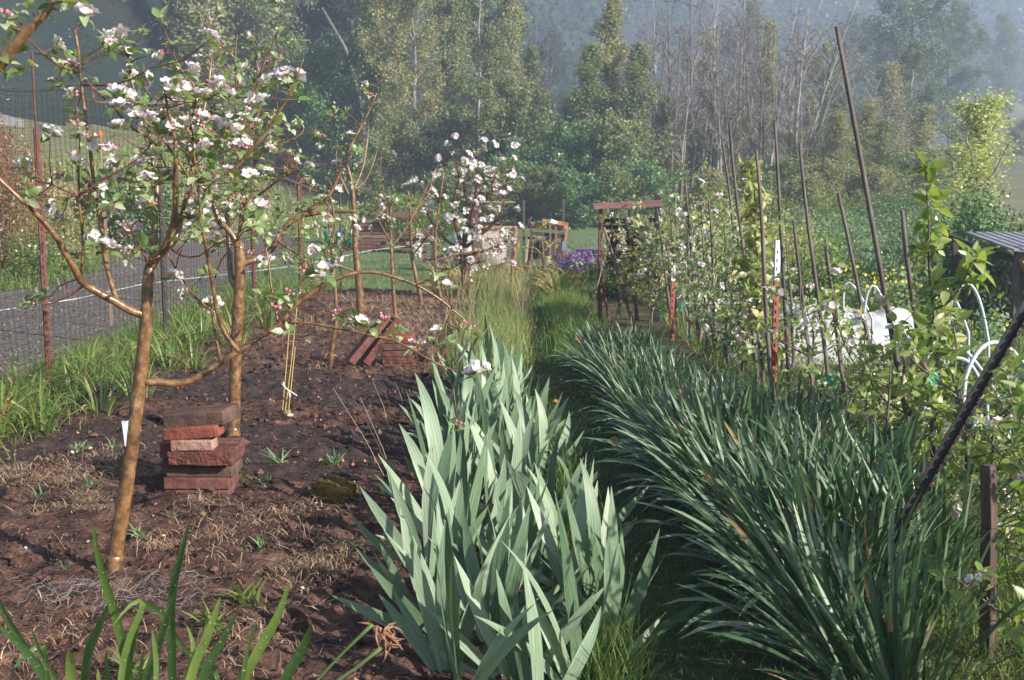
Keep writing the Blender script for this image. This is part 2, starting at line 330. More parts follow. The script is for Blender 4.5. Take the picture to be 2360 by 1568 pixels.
def bedz(x, y):
    z = .07*fbm(x*1.6, y*1.6, 4, 2)+.085*fbm(x*8, y*8, 4, 21)
    lf = np.clip((.15-x)/.2, 0, 1)
    z = z+lf*(.045*fbm(x*26, y*26, 3, 33)+.04*np.abs(fbm(x*13, y*13, 3, 40)))
    z = z*(.35+.65*lf)
    e = np.minimum(np.minimum(x+3.75, 16.4-y), 9-x)
    return z-.1*(1-np.clip(e/.3, 0, 1))
def sheet(name, x0, x1, y0, y1, dx, dy, mask, zf, mt, kind='structure'):
    xs = np.arange(x0, x1+dx/2, dx); ys = np.arange(y0, y1+dy/2, dy)
    X, Y = np.meshgrid(xs, ys); Z = zf(X, Y); V = np.stack([X, Y, Z], -1).reshape(-1, 3)
    i = np.arange(len(ys)-1)[:, None]*len(xs); j = np.arange(len(xs)-1)[None]
    F = np.stack([i+j, i+j+1, i+len(xs)+j+1, i+len(xs)+j], -1).reshape(-1, 4)
    c = V[F].mean(1); F = F[mask(c[:, 0], c[:, 1])]
    u = np.unique(F); mp = np.zeros(len(V), int); mp[u] = np.arange(len(u))
    m = MB(); m.add(V[u], [mp[F]]); o = m.build(name, mt, smooth=True); return tag(o, kind=kind)
def pathx(y):   # middle of the grass path
    return np.interp(y, [2, 4.2, 5.6, 8, 12, 16], [.50, .47, .43, .37, .34, .35])
def tilled(x, y):
    w = .12*np.sin(x*2.3)+.08*np.sin(x*7)
    return ((y > 7.9+w) & (y < 9.0+w) & (x < -.4)) | ((y > 6.0+w) & (y < 7.2+w) & (x < -.4) & (x > -3.0)) 
bed = lambda x, y: (x < pathx(y)-.32) & (y < 15.8+.5*np.sin(x*2))
pth = lambda x, y: (np.abs(x-pathx(y)) <= .40) & ~bed(x+.08, y)
sheet('soil_bed', -3.75, .2, 1.2, 16.4, .022, .03, lambda x, y: bed(x-.03, y) & ~tilled(x, y-.03) , bedz, M['soil'])
sheet('tilled_soil', -3.75, .2, 5.8, 9.4, .022, .03, lambda x, y: bed(x-.03, y) & tilled(x, y), lambda x, y: bedz(x, y)+.004, M['dark_soil'])
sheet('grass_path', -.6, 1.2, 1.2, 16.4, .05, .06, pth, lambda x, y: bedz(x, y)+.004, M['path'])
sheet('orchard_ground', -.6, 9, 1.2, 16.4, .06, .08, lambda x, y: ~bed(x, y) & ~pth(x, y), bedz, M['ground'])
def lz(x, y): return terr(x, y)+.012
sheet('gravel_road', -17, -3.5, 1.2, 66, .12, .2, lambda x, y: (x > road_edges(y)[0]+.2*np.sin(y)) & (x < road_edges(y)[1]+.1*np.sin(y*1.7)), lambda x, y: terr(x, y)-sink(x, y)+.02+.0*fbm(x*.6, y*.6, 3, 8), M['gravel'])
sheet('lawn', -9, 9, 15.9, 44, .25, .3, lambda x, y: (x > road_edges(y)[1]+.05), lambda x, y: terr(x, y)-sink(x, y)+.012, M['lawn'])

# ------------------------------------------------------------------ scatter of blades and cards
def blades(mb, pos, L, W, lean, az, curl=.5, mat=0, seg=2):
    """thin curved blades, all in one block; arrays of length n"""
    n = len(pos); L = np.broadcast_to(L, n); W = np.broadcast_to(W, n); lean = np.broadcast_to(lean, n); az = np.broadcast_to(az, n)
    d = np.stack([np.cos(az), np.sin(az), np.zeros(n)], 1); s = np.stack([-np.sin(az), np.cos(az), np.zeros(n)], 1)
    tw = NR.uniform(-1.2, 1.2, n); s2 = s*np.cos(tw)[:, None]+d*np.sin(tw)[:, None]
    V = np.zeros((n, seg*2+1, 3)); p = np.array(pos, float); a = lean.copy()
    for k in range(seg+1):
        w = W*(1-(k/seg)**2)*.5
        if k < seg:
            V[:, 2*k] = p-s2*w[:, None]; V[:, 2*k+1] = p+s2*w[:, None]
        else: V[:, 2*seg] = p
        st = (L/seg)[:, None]; p = p+st*(np.sin(a)[:, None]*d+np.cos(a)[:, None]*np.array([0, 0, 1])); a = a+curl*NR.uniform(.5, 1.3, n)/seg*2
    base = np.arange(n)[:, None]*(seg*2+1); fs = []
    for k in range(seg-1): fs.append(base+np.array([2*k, 2*k+1, 2*k+3, 2*k+2]))
    tri = base+np.array([2*seg-2, 2*seg-1, 2*seg])
    rn = np.repeat(NR.random(n), seg*2+1)
    return mb.add(V.reshape(-1, 3), ([np.vstack(fs)] if fs else [])+[tri], mat, rn)
def cards(mb, c, size, mat=0, asp=.62, updown=1.0, fold=.0):
    """leaf-sized diamonds of four corners, each turned its own way"""
    n = len(c); size = np.broadcast_to(size, n)
    a = NR.normal(size=(n, 3)); a[:, 2] *= updown; a /= np.linalg.norm(a, axis=1)[:, None]
    b = np.cross(a, NR.normal(size=(n, 3))); b /= np.linalg.norm(b, axis=1)[:, None]+1e-9
    V = np.stack([c-a*size[:, None]*.5, c+b*size[:, None]*asp*.5, c+a*size[:, None]*.5, c-b*size[:, None]*asp*.5], 1)
    F = np.arange(n)[:, None]*4+np.arange(4)[None]
    return mb.add(V.reshape(-1, 3), F, mat, np.repeat(NR.random(n), 4))

# ------------------------------------------------------------------ the woods
def wood_proto(H, W, nlimb, nleaf, seed, base=.12, shape='oval', csz=.34, leaf=.12, lean=0, trunkr=.13, spiky=.0, up=.5):
    r = random.Random(seed); nr = np.random.default_rng(seed)
    tr = MB(); pts = []
    x = y = 0
    for k in range(12):
        t = k/11; x += r.uniform(-.12, .12)+lean*H/11; y += r.uniform(-.12, .12); pts.append((x, y, t*H))
    P_ = np.array(pts); tr.tube(pts, [trunkr*(1-.9*k/11)+.01 for k in range(12)], 6)
    cc = []
    for q in range(nlimb):
        t = base+(1-base)*(q+.5)/nlimb; t = min(.99, t+r.uniform(-.03, .03)); z = t*H
        o = np.array([np.interp(z, P_[:, 2], P_[:, 0]), np.interp(z, P_[:, 2], P_[:, 1]), z])
        u = (t-base)/(1-base)
        if shape == 'oval': w = math.sqrt(max(0, 1-(2*u-.95)**2))*.95+.12
        elif shape == 'cone': w = (1-u)**.8+.08
        else: w = min(1, u*3.0+.5)*(1-u*.75)
        az = r.random()*2*pi; L = W*w*r.uniform(.55, 1.2); e = up+r.uniform(-.25, .35)+(.5 if r.random() < spiky else 0)
        p = o.copy(); lp = [p.copy()]; m = 5
        for s in range(m):
            d = np.array([math.cos(az)*math.cos(e), math.sin(az)*math.cos(e), math.sin(e)]); p = p+d*L/m; lp.append(p.copy()); az += r.uniform(-.3, .3); e += r.uniform(-.12, .16)
        tr.tube(lp, [max(.012, trunkr*.32*(1-k/m))*(1-.5*u)+.008 for k in range(m+1)], 4, cap=False)
        nc = 3+int(L*2.0)
        for s in range(nc):
            f = .25+.75*(s+r.random())/nc; k = min(m-1, int(f*m)); w_ = f*m-k
            c = lp[k]*(1-w_)+lp[k+1]*w_
            cc.append(np.append(c+nr.normal(size=3)*.22*(.3+L*.25), csz*r.uniform(.6, 1.35)*(1-.35*u)))
    cc = np.array(cc); idx = nr.integers(0, len(cc), nleaf)
    wgt = cc[idx, 3]; c = cc[idx, :3]+nr.normal(size=(nleaf, 3))*wgt[:, None]*np.array([.75, .75, .95])*.75
    cr = MB(); cards(cr, c, leaf*nr.uniform(.55, 1.3, nleaf))
    return tr.mesh('trunk_mesh', True), cr.mesh('crown_mesh')
PRO = {}
PRO['broad0'] = wood_proto(11, 2.3, 46, 30000, 1, shape='oval', base=.05, leaf=.115)
PRO['broad1'] = wood_proto(12, 2.0, 52, 30000, 2, shape='col', base=.04, leaf=.11, spiky=.4)
PRO['broad2'] = wood_proto(9, 2.1, 44, 26000, 3, shape='cone', base=.03, leaf=.11, spiky=.5, up=.7)
PRO['bush0'] = wood_proto(5, 2.3, 34, 20000, 4, shape='oval', base=.02, leaf=.13, trunkr=.08, up=.3)
PRO['bush1'] = wood_proto(3.2, 1.9, 26, 14000, 5, shape='oval', base=.02, leaf=.12, trunkr=.06, csz=.3, up=.4)
PRO['sparse0'] = wood_proto(9, 1.7, 34, 9000, 6, shape='col', base=.12, leaf=.12, csz=.42, trunkr=.10, spiky=.7, up=.8)
PRO['pine0'] = wood_proto(15, 3.6, 56, 30000, 7, shape='oval', base=.15, leaf=.17, csz=.5, trunkr=.2, up=.25)
def place_meshes(name, protos, px, Yd, h, H0, mats, rz, label, cat='tree', group=None, wx=1.0, sink=.1, baseY=None, tilt=0):
    p = P(px, 500, Yd); z = gz(p.x, Yd)
    e = empty(name, (p.x, Yd, z-sink), label, cat, group)
    s = h/H0
    for me, nm, mt in zip(protos, ('trunk', 'crown'), mats):
        mm = me
        if not me.materials: me.materials.append(mt)
        elif me.materials[0] != mt:
            key = (me.name, mt.name)
            if key not in MCOPY: MCOPY[key] = me.copy(); MCOPY[key].materials.clear(); MCOPY[key].materials.append(mt)
            mm = MCOPY[key]
        o = inst(nm, mm, Matrix.Translation(e.location) @ Euler((0, tilt, 0)).to_matrix().to_4x4() @ Matrix.Rotation(rz, 4, 'Z') @ Matrix.Diagonal((s*wx, s*wx, s, 1)), e)
        if nm == 'crown': o['kind'] = 'stuff'
    return e
MCOPY = {}
HH = dict(broad0=11, broad1=12, broad2=9, bush0=5, bush1=3.2, sparse0=9, pine0=15)
WG = "woodland trees beyond the garden"
woods = [
 # px, Y, height, proto, leaves, bark, wx, label
 (40, 62, 11, 'pine0', 'wood_dark', 'grey_bark', 1, 'dark tree high on the left hillside behind the apple blossom, leftmost in the photo'),
 (205, 66, 11, 'pine0', 'wood_dark', 'grey_bark', 1, 'dark round tree on the left hillside above the grassy slope'),
 (360, 68, 12, 'pine0', 'wood_dark', 'grey_bark', 1, 'shadowed tree on the hillside left of the pale drooping tree'),
 (500, 57, 14, 'sparse0', 'wood_yellow', 'birch_bark', 1.3, 'pale yellowish tree with drooping twigs behind the crown of the front apple tree'),
 (610, 60, 13, 'broad0', 'wood_green', 'grey_bark', 1.1, 'green broad tree left of the leaning dead trunk'),
 (690, 66, 15, 'pine0', 'wood_dark', 'grey_bark', 1, 'very dark tree behind the leaning dead trunk'),
 (800, 64, 15, 'pine0', 'wood_dark', 'grey_bark', 1, 'dark tree just right of the leaning dead trunk'),
 (745, 50, 5.6, 'bush0', 'ivy', 'grey_bark', 1.0, 'dark green leafy maple bush low in the wood behind the slender apple shoots'),
 (660, 52, 4.6, 'bush0', 'ivy', 'grey_bark', .8, 'dark green bush at the wood edge right of the apple crowns'),
 (872, 50, 11.5, 'broad1', 'wood_green', 'grey_bark', .95, 'tall olive tree filling the top edge left of centre'),
 (955, 47, 10, 'broad0', 'wood_yellow', 'birch_bark', .95, 'tall sunlit olive tree, palest of the tall trees left of centre'),
 (1030, 49, 10.5, 'broad1', 'wood_green', 'birch_bark', 1, 'tall sunlit tree with a pale trunk showing, above the white blossoming apple'),
 (1105, 50, 10, 'broad0', 'wood_green', 'birch_bark', .8, 'olive tree right above the white blossoming apple, left of the thin bare top'),
 (1165, 52, 9.5, 'sparse0', 'wood_yellow', 'grey_bark', 1.1, 'thin brownish tree with a bare twiggy top at the edge of the misty gap'),
 (1228, 47, 6.3, 'broad2', 'wood_green', 'grey_bark', 1.1, 'dense green tree with a peaked top on the left side of the misty gap'),
 (1170, 44, 4.6, 'bush0', 'wood_green', 'grey_bark', .9, 'low green tree above the rusty metal sheet'),
 (900, 44, 3.6, 'bush0', 'wood_green', 'grey_bark', .8, 'rounded bush at the foot of the tall olive trees, left'),
 (1040, 43, 3.4, 'bush0', 'wood_dark', 'grey_bark', .9, 'dark bush at the foot of the tall trees behind the apple blossom'),
 (1290, 42, 3.0, 'bush1', 'ivy', 'grey_bark', 1.1, 'glossy ivy bush behind the open timber shed'),
 (1380, 40, 2.7, 'bush1', 'ivy', 'grey_bark', 1.0, 'dark ivy covered bush behind the garden gate'),
 (1355, 43, 5.9, 'broad2', 'wood_green', 'birch_bark', 1.5, 'light green birch with hanging twigs, left one of the group over the gate'),
 (1408, 44, 7.6, 'broad2', 'wood_yellow', 'birch_bark', 1.15, 'tallest and thinnest birch of the group over the gate'),
 (1462, 43, 6.0, 'broad2', 'wood_green', 'birch_bark', 1.4, 'light green birch right of the thin tall one over the gate'),
 (1525, 44, 4.3, 'broad2', 'wood_green', 'birch_bark', 1.5, 'short leafy birch at the foot of the bare grey thicket'),
 (1440, 40, 3.2, 'bush1', 'wood_green', 'grey_bark', 1.0, 'green shrub directly above the red gate beam'),
 (1590, 47, 3.6, 'bush0', 'wood_green', 'grey_bark', .8, 'leafy undergrowth bush between the bare trunks, left'),
 (1700, 48, 3.8, 'bush0', 'wood_yellow', 'grey_bark', .8, 'leafy undergrowth bush between the bare trunks, right'),
 (1640, 60, 7.5, 'sparse0', 'wood_yellow', 'birch_bark', 1.1, 'thinly leaved olive tree among the bare grey trunks, left'),
 (1775, 58, 8.0, 'sparse0', 'wood_yellow', 'birch_bark', 1.1, 'thinly leaved olive tree among the bare grey trunks, right'),
 (1865, 50, 4.6, 'broad2', 'wood_yellow', 'birch_bark', 1.25, 'low olive tree in front of the leaning pale trunks'),
 (1920, 47, 3.2, 'bush0', 'wood_green', 'grey_bark', .8, 'olive bush behind the tallest garden pole, left'),
 (1985, 52, 4.6, 'sparse0', 'wood_yellow', 'birch_bark', 1.5, 'thin olive tree with pale slanting stems behind the tallest garden pole'),
 (2060, 54, 6.2, 'sparse0', 'wood_yellow', 'birch_bark', 1.3, 'thin pale stemmed tree to the right of the tallest garden pole'),
 (2080, 86, 15, 'pine0', 'wood_pine', 'grey_bark', 1.1, 'big hazy round topped tree rising to the top edge on the right'),
 (2180, 98, 12, 'pine0', 'wood_pine', 'grey_bark', 1.0, 'hazy tree right of the big round topped one, a little lower'),
 (1960, 110, 13, 'pine0', 'wood_pine', 'grey_bark', 1.0, 'pale hazy tree behind the leaning bare trunks'),
 (1720, 105, 14, 'pine0', 'wood_pine', 'grey_bark', .9, 'ghostly tree in the mist behind the bare thicket'),
 (1340, 120, 12, 'pine0', 'wood_pine', 'grey_bark', .8, 'faint tree in the mist of the central gap'),
 (1265, 105, 12, 'pine0', 'wood_dark', 'grey_bark', .8, 'faint dark tree in the mist left in the central gap'),
 (2290, 150, 14, 'pine0', 'wood_pine', 'grey_bark', 1.0, 'mist veiled tree at the far right above the poplar'),
 (2345, 95, 2.6, 'bush0', 'wood_green', 'grey_bark', 1.2, 'low hazy shrub on the far meadow at the right edge'),
 (1160, 62, 9, 'broad0', 'wood_dark', 'grey_bark', 1.2, 'dark tree filling the gap behind the brownish twiggy one'),
 (1320, 58, 4, 'bush0', 'wood_dark', 'grey_bark', 1.4, 'dark bush low in the misty gap'),
 (1905, 42, 3.4, 'sparse0', 'wood_yellow', 'birch_bark', 2.2, 'low olive tree with slanting pale twigs left of the tallest garden pole'),
 (1975, 44, 3.8, 'sparse0', 'wood_yellow', 'birch_bark', 2.2, 'light olive tree directly behind the middle of the tallest pole'),
 (2040, 42, 3.2, 'sparse0', 'wood_green', 'birch_bark', 2.2, 'low green tree behind the tallest pole, right of it'),
 (2110, 46, 4.0, 'sparse0', 'wood_yellow', 'birch_bark', 2.0, 'light thin tree left of the young poplar'),
 (2085, 60, 7.5, 'broad0', 'wood_pine', 'birch_bark', 1.2, 'middle distance green tree below the big hazy round topped one'),
 (1890, 62, 7.5, 'broad0', 'wood_green', 'birch_bark', 1.1, 'middle distance tree behind the leaning pale trunks'),
 (1820, 45, 3.0, 'sparse0', 'wood_yellow', 'birch_bark', 2.2, 'low olive tree at the right foot of the thicket'),
 (1480, 55, 5.5, 'broad0', 'wood_green', 'grey_bark', 1.2, 'green tree behind the birches left of the thicket'),
 (1890, 38, 1.7, 'bush1', 'wood_yellow', 'grey_bark', 1.3, 'low olive bush left of the tallest pole at the lawn edge'),
 (1960, 39, 1.6, 'bush1', 'wood_green', 'grey_bark', 1.4, 'low green bush behind the tallest pole at the lawn edge'),
 (2030, 38, 1.5, 'bush1', 'wood_yellow', 'grey_bark', 1.3, 'low olive bush right of the tallest pole at the lawn edge'),
 (2105, 40, 1.9, 'bush1', 'wood_green', 'grey_bark', 1.2, 'low green bush left of the young poplar at the lawn edge'),
 (1800, 38, 1.8, 'bush1', 'wood_green', 'grey_bark', 1.3, 'low green bush at the foot of the thicket, right end'),
 (1660, 38, 1.6, 'bush1', 'wood_yellow', 'grey_bark', 1.4, 'low olive bush at the foot of the thicket, middle'),
 (1110, 36, 1.8, 'bush1', 'wood_green', 'grey_bark', 1.2, 'low bush directly behind the rusty white metal sheet'),
 (1205, 37, 1.9, 'bush1', 'ivy', 'grey_bark', 1.2, 'low dark bush behind the left side of the timber shed'),
 (1275, 36, 1.7, 'bush1', 'wood_green', 'grey_bark', 1.3, 'low green bush behind the right side of the timber shed'),
 (1340, 35, 1.6, 'bush1', 'ivy', 'grey_bark', 1.2, 'low dark bush behind the black crate and purple flowers'),
 (1415, 36, 1.8, 'bush1', 'wood_green', 'grey_bark', 1.2, 'low green bush seen through the garden gate'),
 (1500, 37, 1.8, 'bush1', 'ivy', 'grey_bark', 1.2, 'low bush just right of the garden gate'),
 (1020, 37, 1.7, 'bush1', 'ivy', 'grey_bark', 1.2, 'low dark bush behind the white blossoming apple'),
 (560, 50, 3.0, 'bush1', 'wood_green', 'grey_bark', 1.4, 'hazy shrub on the grassy slope behind the apple crowns'),
]
for k, (px, Yd, h, pr, lf, bk, wx, lab) in enumerate(woods):
    place_meshes('woodland_tree' if pr[:4] != 'bush' else 'woodland_bush', PRO[pr], px, Yd, h, HH[pr], (M[bk], M[lf]), R.random()*6.28, lab,
                 'tree' if pr[:4] != 'bush' else 'bush', WG, wx)

# bare multi-stemmed thicket
def bare_tree(seed, H, nst, spread=.5, leanx=0, trunk=.07):
    r = random.Random(seed); stems = []
    for q in range(nst):
        mb = MB(); x = r.uniform(-.35, .35); y = r.uniform(-.3, .3); lx = leanx+r.uniform(-.13, .13)*spread*2; ly = r.uniform(-.1, .1)
        h = H*r.uniform(.7, 1.05); n = 10; pts = []; r0 = trunk*r.uniform(.6, 1.2)
        for k in range(n+1):
            t = k/n; pts.append(np.array([x, y, t*h])); x += lx*h/n*(.5+t)+r.uniform(-.04, .04); y += ly*h/n+r.uniform(-.04, .04)
        mb.tube(pts, [r0*(1-.88*k/n)+.006 for k in range(n+1)], 5)
        for b in range(13):
            t = r.uniform(.28, .97); k = min(n-1, int(t*n)); p = pts[k]*(1-(t*n-k))+pts[k+1]*(t*n-k)
            az = r.random()*6.28; e = r.uniform(.5, 1.15); L = (1-t*.6)*h*r.uniform(.16, .34); bp = [p]; m = 4; rb = r0*(1-.85*t)*.5+.006
            for s in range(m):
                p = p+np.array([math.cos(az)*math.cos(e), math.sin(az)*math.cos(e), math.sin(e)])*L/m; bp.append(p); az += r.uniform(-.4, .4); e += r.uniform(-.15, .25)
            mb.tube(bp, [rb*(1-.75*s/m) for s in range(m+1)], 4, cap=False)
            for c in range(6):
                f = r.uniform(.25, 1)*m; kk = min(m-1, int(f)); pp = bp[kk]*(1-(f-kk))+bp[kk+1]*(f-kk); a2 = az+r.uniform(-1.6, 1.6); e2 = r.uniform(-.1, 1.2); L2 = L*r.uniform(.15, .5); q2 = [pp]
                for s in range(3):
                    pp = pp+np.array([math.cos(a2)*math.cos(e2), math.sin(a2)*math.cos(e2), math.sin(e2)])*L2/3; q2.append(pp); a2 += r.uniform(-.5, .5); e2 += r.uniform(-.2, .3)
                mb.tube(q2, [.012, .010, .008, .006], 3, cap=False)
        stems.append(mb.mesh('stem_mesh', True))
    return stems
BT = [bare_tree(100+q, 8.5, 4, .6, 0) for q in range(4)]; BL = [bare_tree(120, 8.5, 3, .35, .26, .085), bare_tree(121, 6.5, 3, .5, .38, .06)]
for st in BT+BL:
    for q, me in enumerate(st): me.materials.append(M['birch_bark'] if q % 3 == 1 else M['grey_bark'])
bares = [(1512, 46, 8.0, 0), (1545, 43, 7.6, 1), (1580, 48, 8.6, 2), (1612, 44, 8.2, 3), (1645, 46, 8.0, 0), (1680, 43, 7.4, 1), (1712, 48, 8.6, 3), (1750, 44, 7.6, 2),
         (1788, 47, 8.0, 1), (1820, 43, 7.0, 0), (1835, 45, 7.6, 4), (1760, 50, 8.4, 4), (1905, 44, 4.6, 5), (1960, 48, 5.2, 5), (2010, 52, 5.6, 5), (1560, 52, 9.3, 3), (1690, 54, 9.6, 0), (1240, 56, 8.0, 2), (1175, 45, 7.0, 1)]
BLAB = ['clump of bare grey stems at the left end of the thicket', 'bare pale stemmed clump second from the left in the thicket', 'tall bare clump behind the left part of the thicket',
 'bare clump with forked tops left of the thicket middle', 'bare clump in the middle of the grey thicket', 'shorter bare clump in front at the thicket middle', 'tall bare clump right of the thicket middle',
 'bare clump of dark stems behind the leafy apple shoot', 'bare clump third from the right end of the thicket', 'low bare clump near the right end of the thicket', 'pale trunks leaning right at the end of the thicket',
 'tall pale trunks leaning right, reaching past the tip of the tallest garden pole', 'low slanting pale stems left of the tallest garden pole', 'slanting pale stems behind the tallest garden pole', 'slanting pale stems right of the tallest garden pole',
 'tall hazy bare clump behind the left end of the thicket', 'tall hazy bare clump behind the thicket middle', 'bare dead top beside the misty central gap', 'bare pale stems among the olive trees left of the misty gap']
for k, (px, Yd, h, q) in enumerate(bares):
    st = (BT+BL)[q]; p = P(px, 500, Yd); z = gz(p.x, Yd)
    e = empty('bare_tree', (p.x, Yd, z-.1), BLAB[k], 'tree', 'bare trees of the thicket'); s = h/8.5 if q < 5 else h/6.5
    for me in st: inst('stem', me, Matrix.Translation(e.location) @ Matrix.Rotation(0 if q > 3 else R.random()*6.28, 4, 'Z') @ Matrix.Diagonal((s, s, s, 1)), e)
# dead leaning trunk
a = P(742, 18, 58); b = P(795, 110, 58); c = P(850, 330, 58); m = MB(); m.tube([a, (a+b)/2, b, (b+c)/2+Vector((.1,0,0)), Vector((c.x, c.y, gz(c.x, c.y)-.2))], [.05, .07, .09, .11, .13], 7)
m.tube([b.lerp(a, .4), b.lerp(a, .4)+Vector((-.5, 0, .7))], [.05, .02], 5)
de = empty('dead_tree', (c.x, c.y, gz(c.x, c.y)-.1), 'leaning dead tree with broken top in the dark wood, upper left', 'tree'); m.build('trunk', M['grey_bark'], de, smooth=True)

# far woods on the hill: a mass of foliage nobody could count
n = 2100; ang = NR.uniform(-.62, .62, n); m = MB(); cc = []
h0 = np.interp(ang, _A, _H0); rad = h0+NR.uniform(-4, 1, n)*1.0+NR.random(n)**1.3*150
xs = ang*rad/np.sqrt(1+ang**2); ys = rad/np.sqrt(1+ang**2); zs = terr(xs, ys)
for q in range(n):
    k = 46; hh = R.uniform(4, 9); w = R.uniform(1.2, 2.6); t = NR.random(k)
    c = np.stack([xs[q]+NR.normal(size=k)*w*(1.05-t)*.62, ys[q]+NR.normal(size=k)*w*(1.05-t)*.62, zs[q]+t*hh], 1); cc.append(c)
cc = np.vstack(cc); cards(m, cc, NR.uniform(.45, 1.1, len(cc))*np.clip((np.hypot(cc[:, 0], cc[:, 1])/170)**1.7, .1, 1), asp=.8)
tag(m.build('far_woods', M['wood_dark']), kind='stuff')
# young poplar, right
pp = wood_proto(4.6, 1.25, 50, 9000, 31, shape='oval', base=.05, leaf=.085, csz=.26, trunkr=.04, spiky=.6, up=.7)
place_meshes('young_poplar', pp, 2245, 24, 2.95, 4.6, (M['birch_bark'], M['poplar_leaf']), 1, 'young poplar with small shining yellow green leaves at the right', 'tree', wx=1.7)
# haze: one closed box of pale air
hz = MB(); hz.box((0, 0, 32), (900, 900, 72)); me = hz.mesh('haze'); hm = bpy.data.materials.new('haze'); hm.use_nodes = True; hm.node_tree.nodes.clear()
ho = hm.node_tree.nodes.new("ShaderNodeOutputMaterial"); pv = hm.node_tree.nodes.new("ShaderNodeVolumePrincipled")
pv.inputs['Color'].default_value = (.64, .76, 1, 1); pv.inputs['Density'].default_value = .0032; pv.inputs['Anisotropy'].default_value = .25
hm.node_tree.links.new(pv.outputs[0], ho.inputs['Volume']); hzo = link('haze', me, hm); tag(hzo, kind='stuff')

# ------------------------------------------------------------------ small leaf, blossom and blade meshes (shared)
def oval_leaf(w=.52, cup=.12, bend=.25, n=5, wave=.0, seed=0, stalk=.18, tipp=.8):
    r = random.Random(seed); m = MB(); v = []; y = stalk; z = 0
    ang = -.1
    for k in range(n+1):
        t = k/n; ww = w*.5*math.sin(pi*min(1, t**tipp))*(1.0 if t < .99 else 0)+.004
        c = cup*ww*2.2; wv = wave*r.uniform(-1, 1)
        v += [(-ww, y, z+c+wv), (0, y, z), (ww, y, z+c-wv)]
        y += math.cos(ang)*(1-stalk)/n; z += math.sin(ang)*(1-stalk)/n; ang -= bend*2/n
    f = []
    for k in range(n):
        b = 3*k; f += [(b, b+1, b+4, b+3), (b+1, b+2, b+5, b+4)]
    m.add(v, np.array(f)); m.add([(-.012, 0, 0), (.012, 0, 0), (.012, stalk+.02, 0), (-.012, stalk+.02, 0)], np.array([[0, 1, 2, 3]]))
    return m
def mk(m, name, mt, smooth=True):
    me = m.mesh(name, smooth)
    for x in (mt if isinstance(mt, (list, tuple)) else [mt]): me.materials.append(x)
    return me
LEAF = {}
for key, mt in (('apple', 'apple_leaf'), ('fresh', 'apple_leaf_fresh'), ('pear', 'pear_leaf'), ('lime', 'lime_leaf')):
    LEAF[key] = [mk(oval_leaf(.46 if key != 'pear' else .40, .10+.1*R.random(), R.uniform(-.1, .9), 5, .012, q), key+'_leaf', M[mt]) for q in range(6)]
def petal_ring(m, cup, sz, seed, mat=0, n=5):
    r = random.Random(seed)
    for k in range(n):
        a = k*2*pi/n+r.uniform(-.12, .12); cu = cup+r.uniform(-.15, .15); L = sz*r.uniform(.85, 1.08); w = L*.42
        pr = []
        for t, ww in ((.05, .12), (.35, .75), (.7, 1), (1, .45)):
            rr_ = L*t; zz = L*(math.sin(cu)*t+.15*t*t); x = rr_*math.cos(cu)
            for s in (-1, 0, 1): pr.append((x, s*w*ww, zz+(.07*L if s else 0)))
        pr = np.array(pr); ca, sa = math.cos(a), math.sin(a); pr = pr @ np.array([[ca, sa, 0], [-sa, ca, 0], [0, 0, 1]])
        f = []
        for q in range(3):
            b = 3*q; f += [(b, b+1, b+4, b+3), (b+1, b+2, b+5, b+4)]
        m.add(pr, np.array(f), mat, r.random())
def blob(m, c, r_, mat=0, sz=(1, 1, 1), k=6, rings=4, rot=None):
    v = []
    for i in range(rings+1):
        t = pi*i/rings
        for j in range(k):
            a = j*2*pi/k; v.append((math.sin(t)*math.cos(a)*sz[0], math.sin(t)*math.sin(a)*sz[1], math.cos(t)*sz[2]))
    v = np.array(v)*r_
    if rot is not None: v = v @ np.array(rot.to_3x3()).T
    f = [(i*k+j, i*k+(j+1) % k, (i+1)*k+(j+1) % k, (i+1)*k+j) for i in range(rings) for j in range(k)]
    return m.add(v+np.array(tuple(c)), np.array(f), mat)
BLO = []
for q in range(4):
    m = MB(); petal_ring(m, .25+.12*q, 1.0, q); blob(m, (0, 0, .10), .16, 1, (1, 1, .7)); m.tube([(0, 0, -.7), (0, 0, 0)], .04, 4, 2)
    for k in range(6):
        a = k*1.05; m.tube([(0, 0, .05), (math.cos(a)*.16, math.sin(a)*.16, .34)], .022, 3, 1)
    BLO.append(mk(m, 'blossom', [M['petal'], M['stamen'], M['apple_leaf_fresh']]))
BUD = []
for q in range(3):
    m = MB(); blob(m, (0, 0, 0), .42, 0, (1, 1, 1.15+.1*q)); m.tube([(0, 0, -1.2), (0, 0, -.3)], .06, 4, 1); blob(m, (0, 0, -.42), .2, 1)
    BUD.append(mk(m, 'bud', [M['pink'], M['apple_leaf_fresh']]))
HALF = []
m = MB(); petal_ring(m, .95, .8, 9); petal_ring(m, 1.15, .7, 10, 1, 3); m.tube([(0, 0, -.9), (0, 0, 0)], .05, 4, 2); HALF.append(mk(m, 'blossom', [M['petal'], M['pink'], M['apple_leaf_fresh']]))

def frame(p, d, up=None, s=1.0, roll=0):
    """matrix with Y along d, Z near up"""
    d = Vector(d).normalized(); up = Vector(up or (0, 0, 1))
    x = d.cross(up)
    if x.length < 1e-3: x = d.cross(Vector((1, 0, 0)))
    x.normalize(); z = x.cross(d)
    Mx = Matrix((x, d, z)).transposed().to_4x4() @ Matrix.Rotation(roll, 4, 'Y')
    return Matrix.Translation(p) @ Mx @ Matrix.Diagonal((s, s, s, 1))
def rvec(r=R):
    return Vector((r.gauss(0, 1), r.gauss(0, 1), r.gauss(0, 1))).normalized()

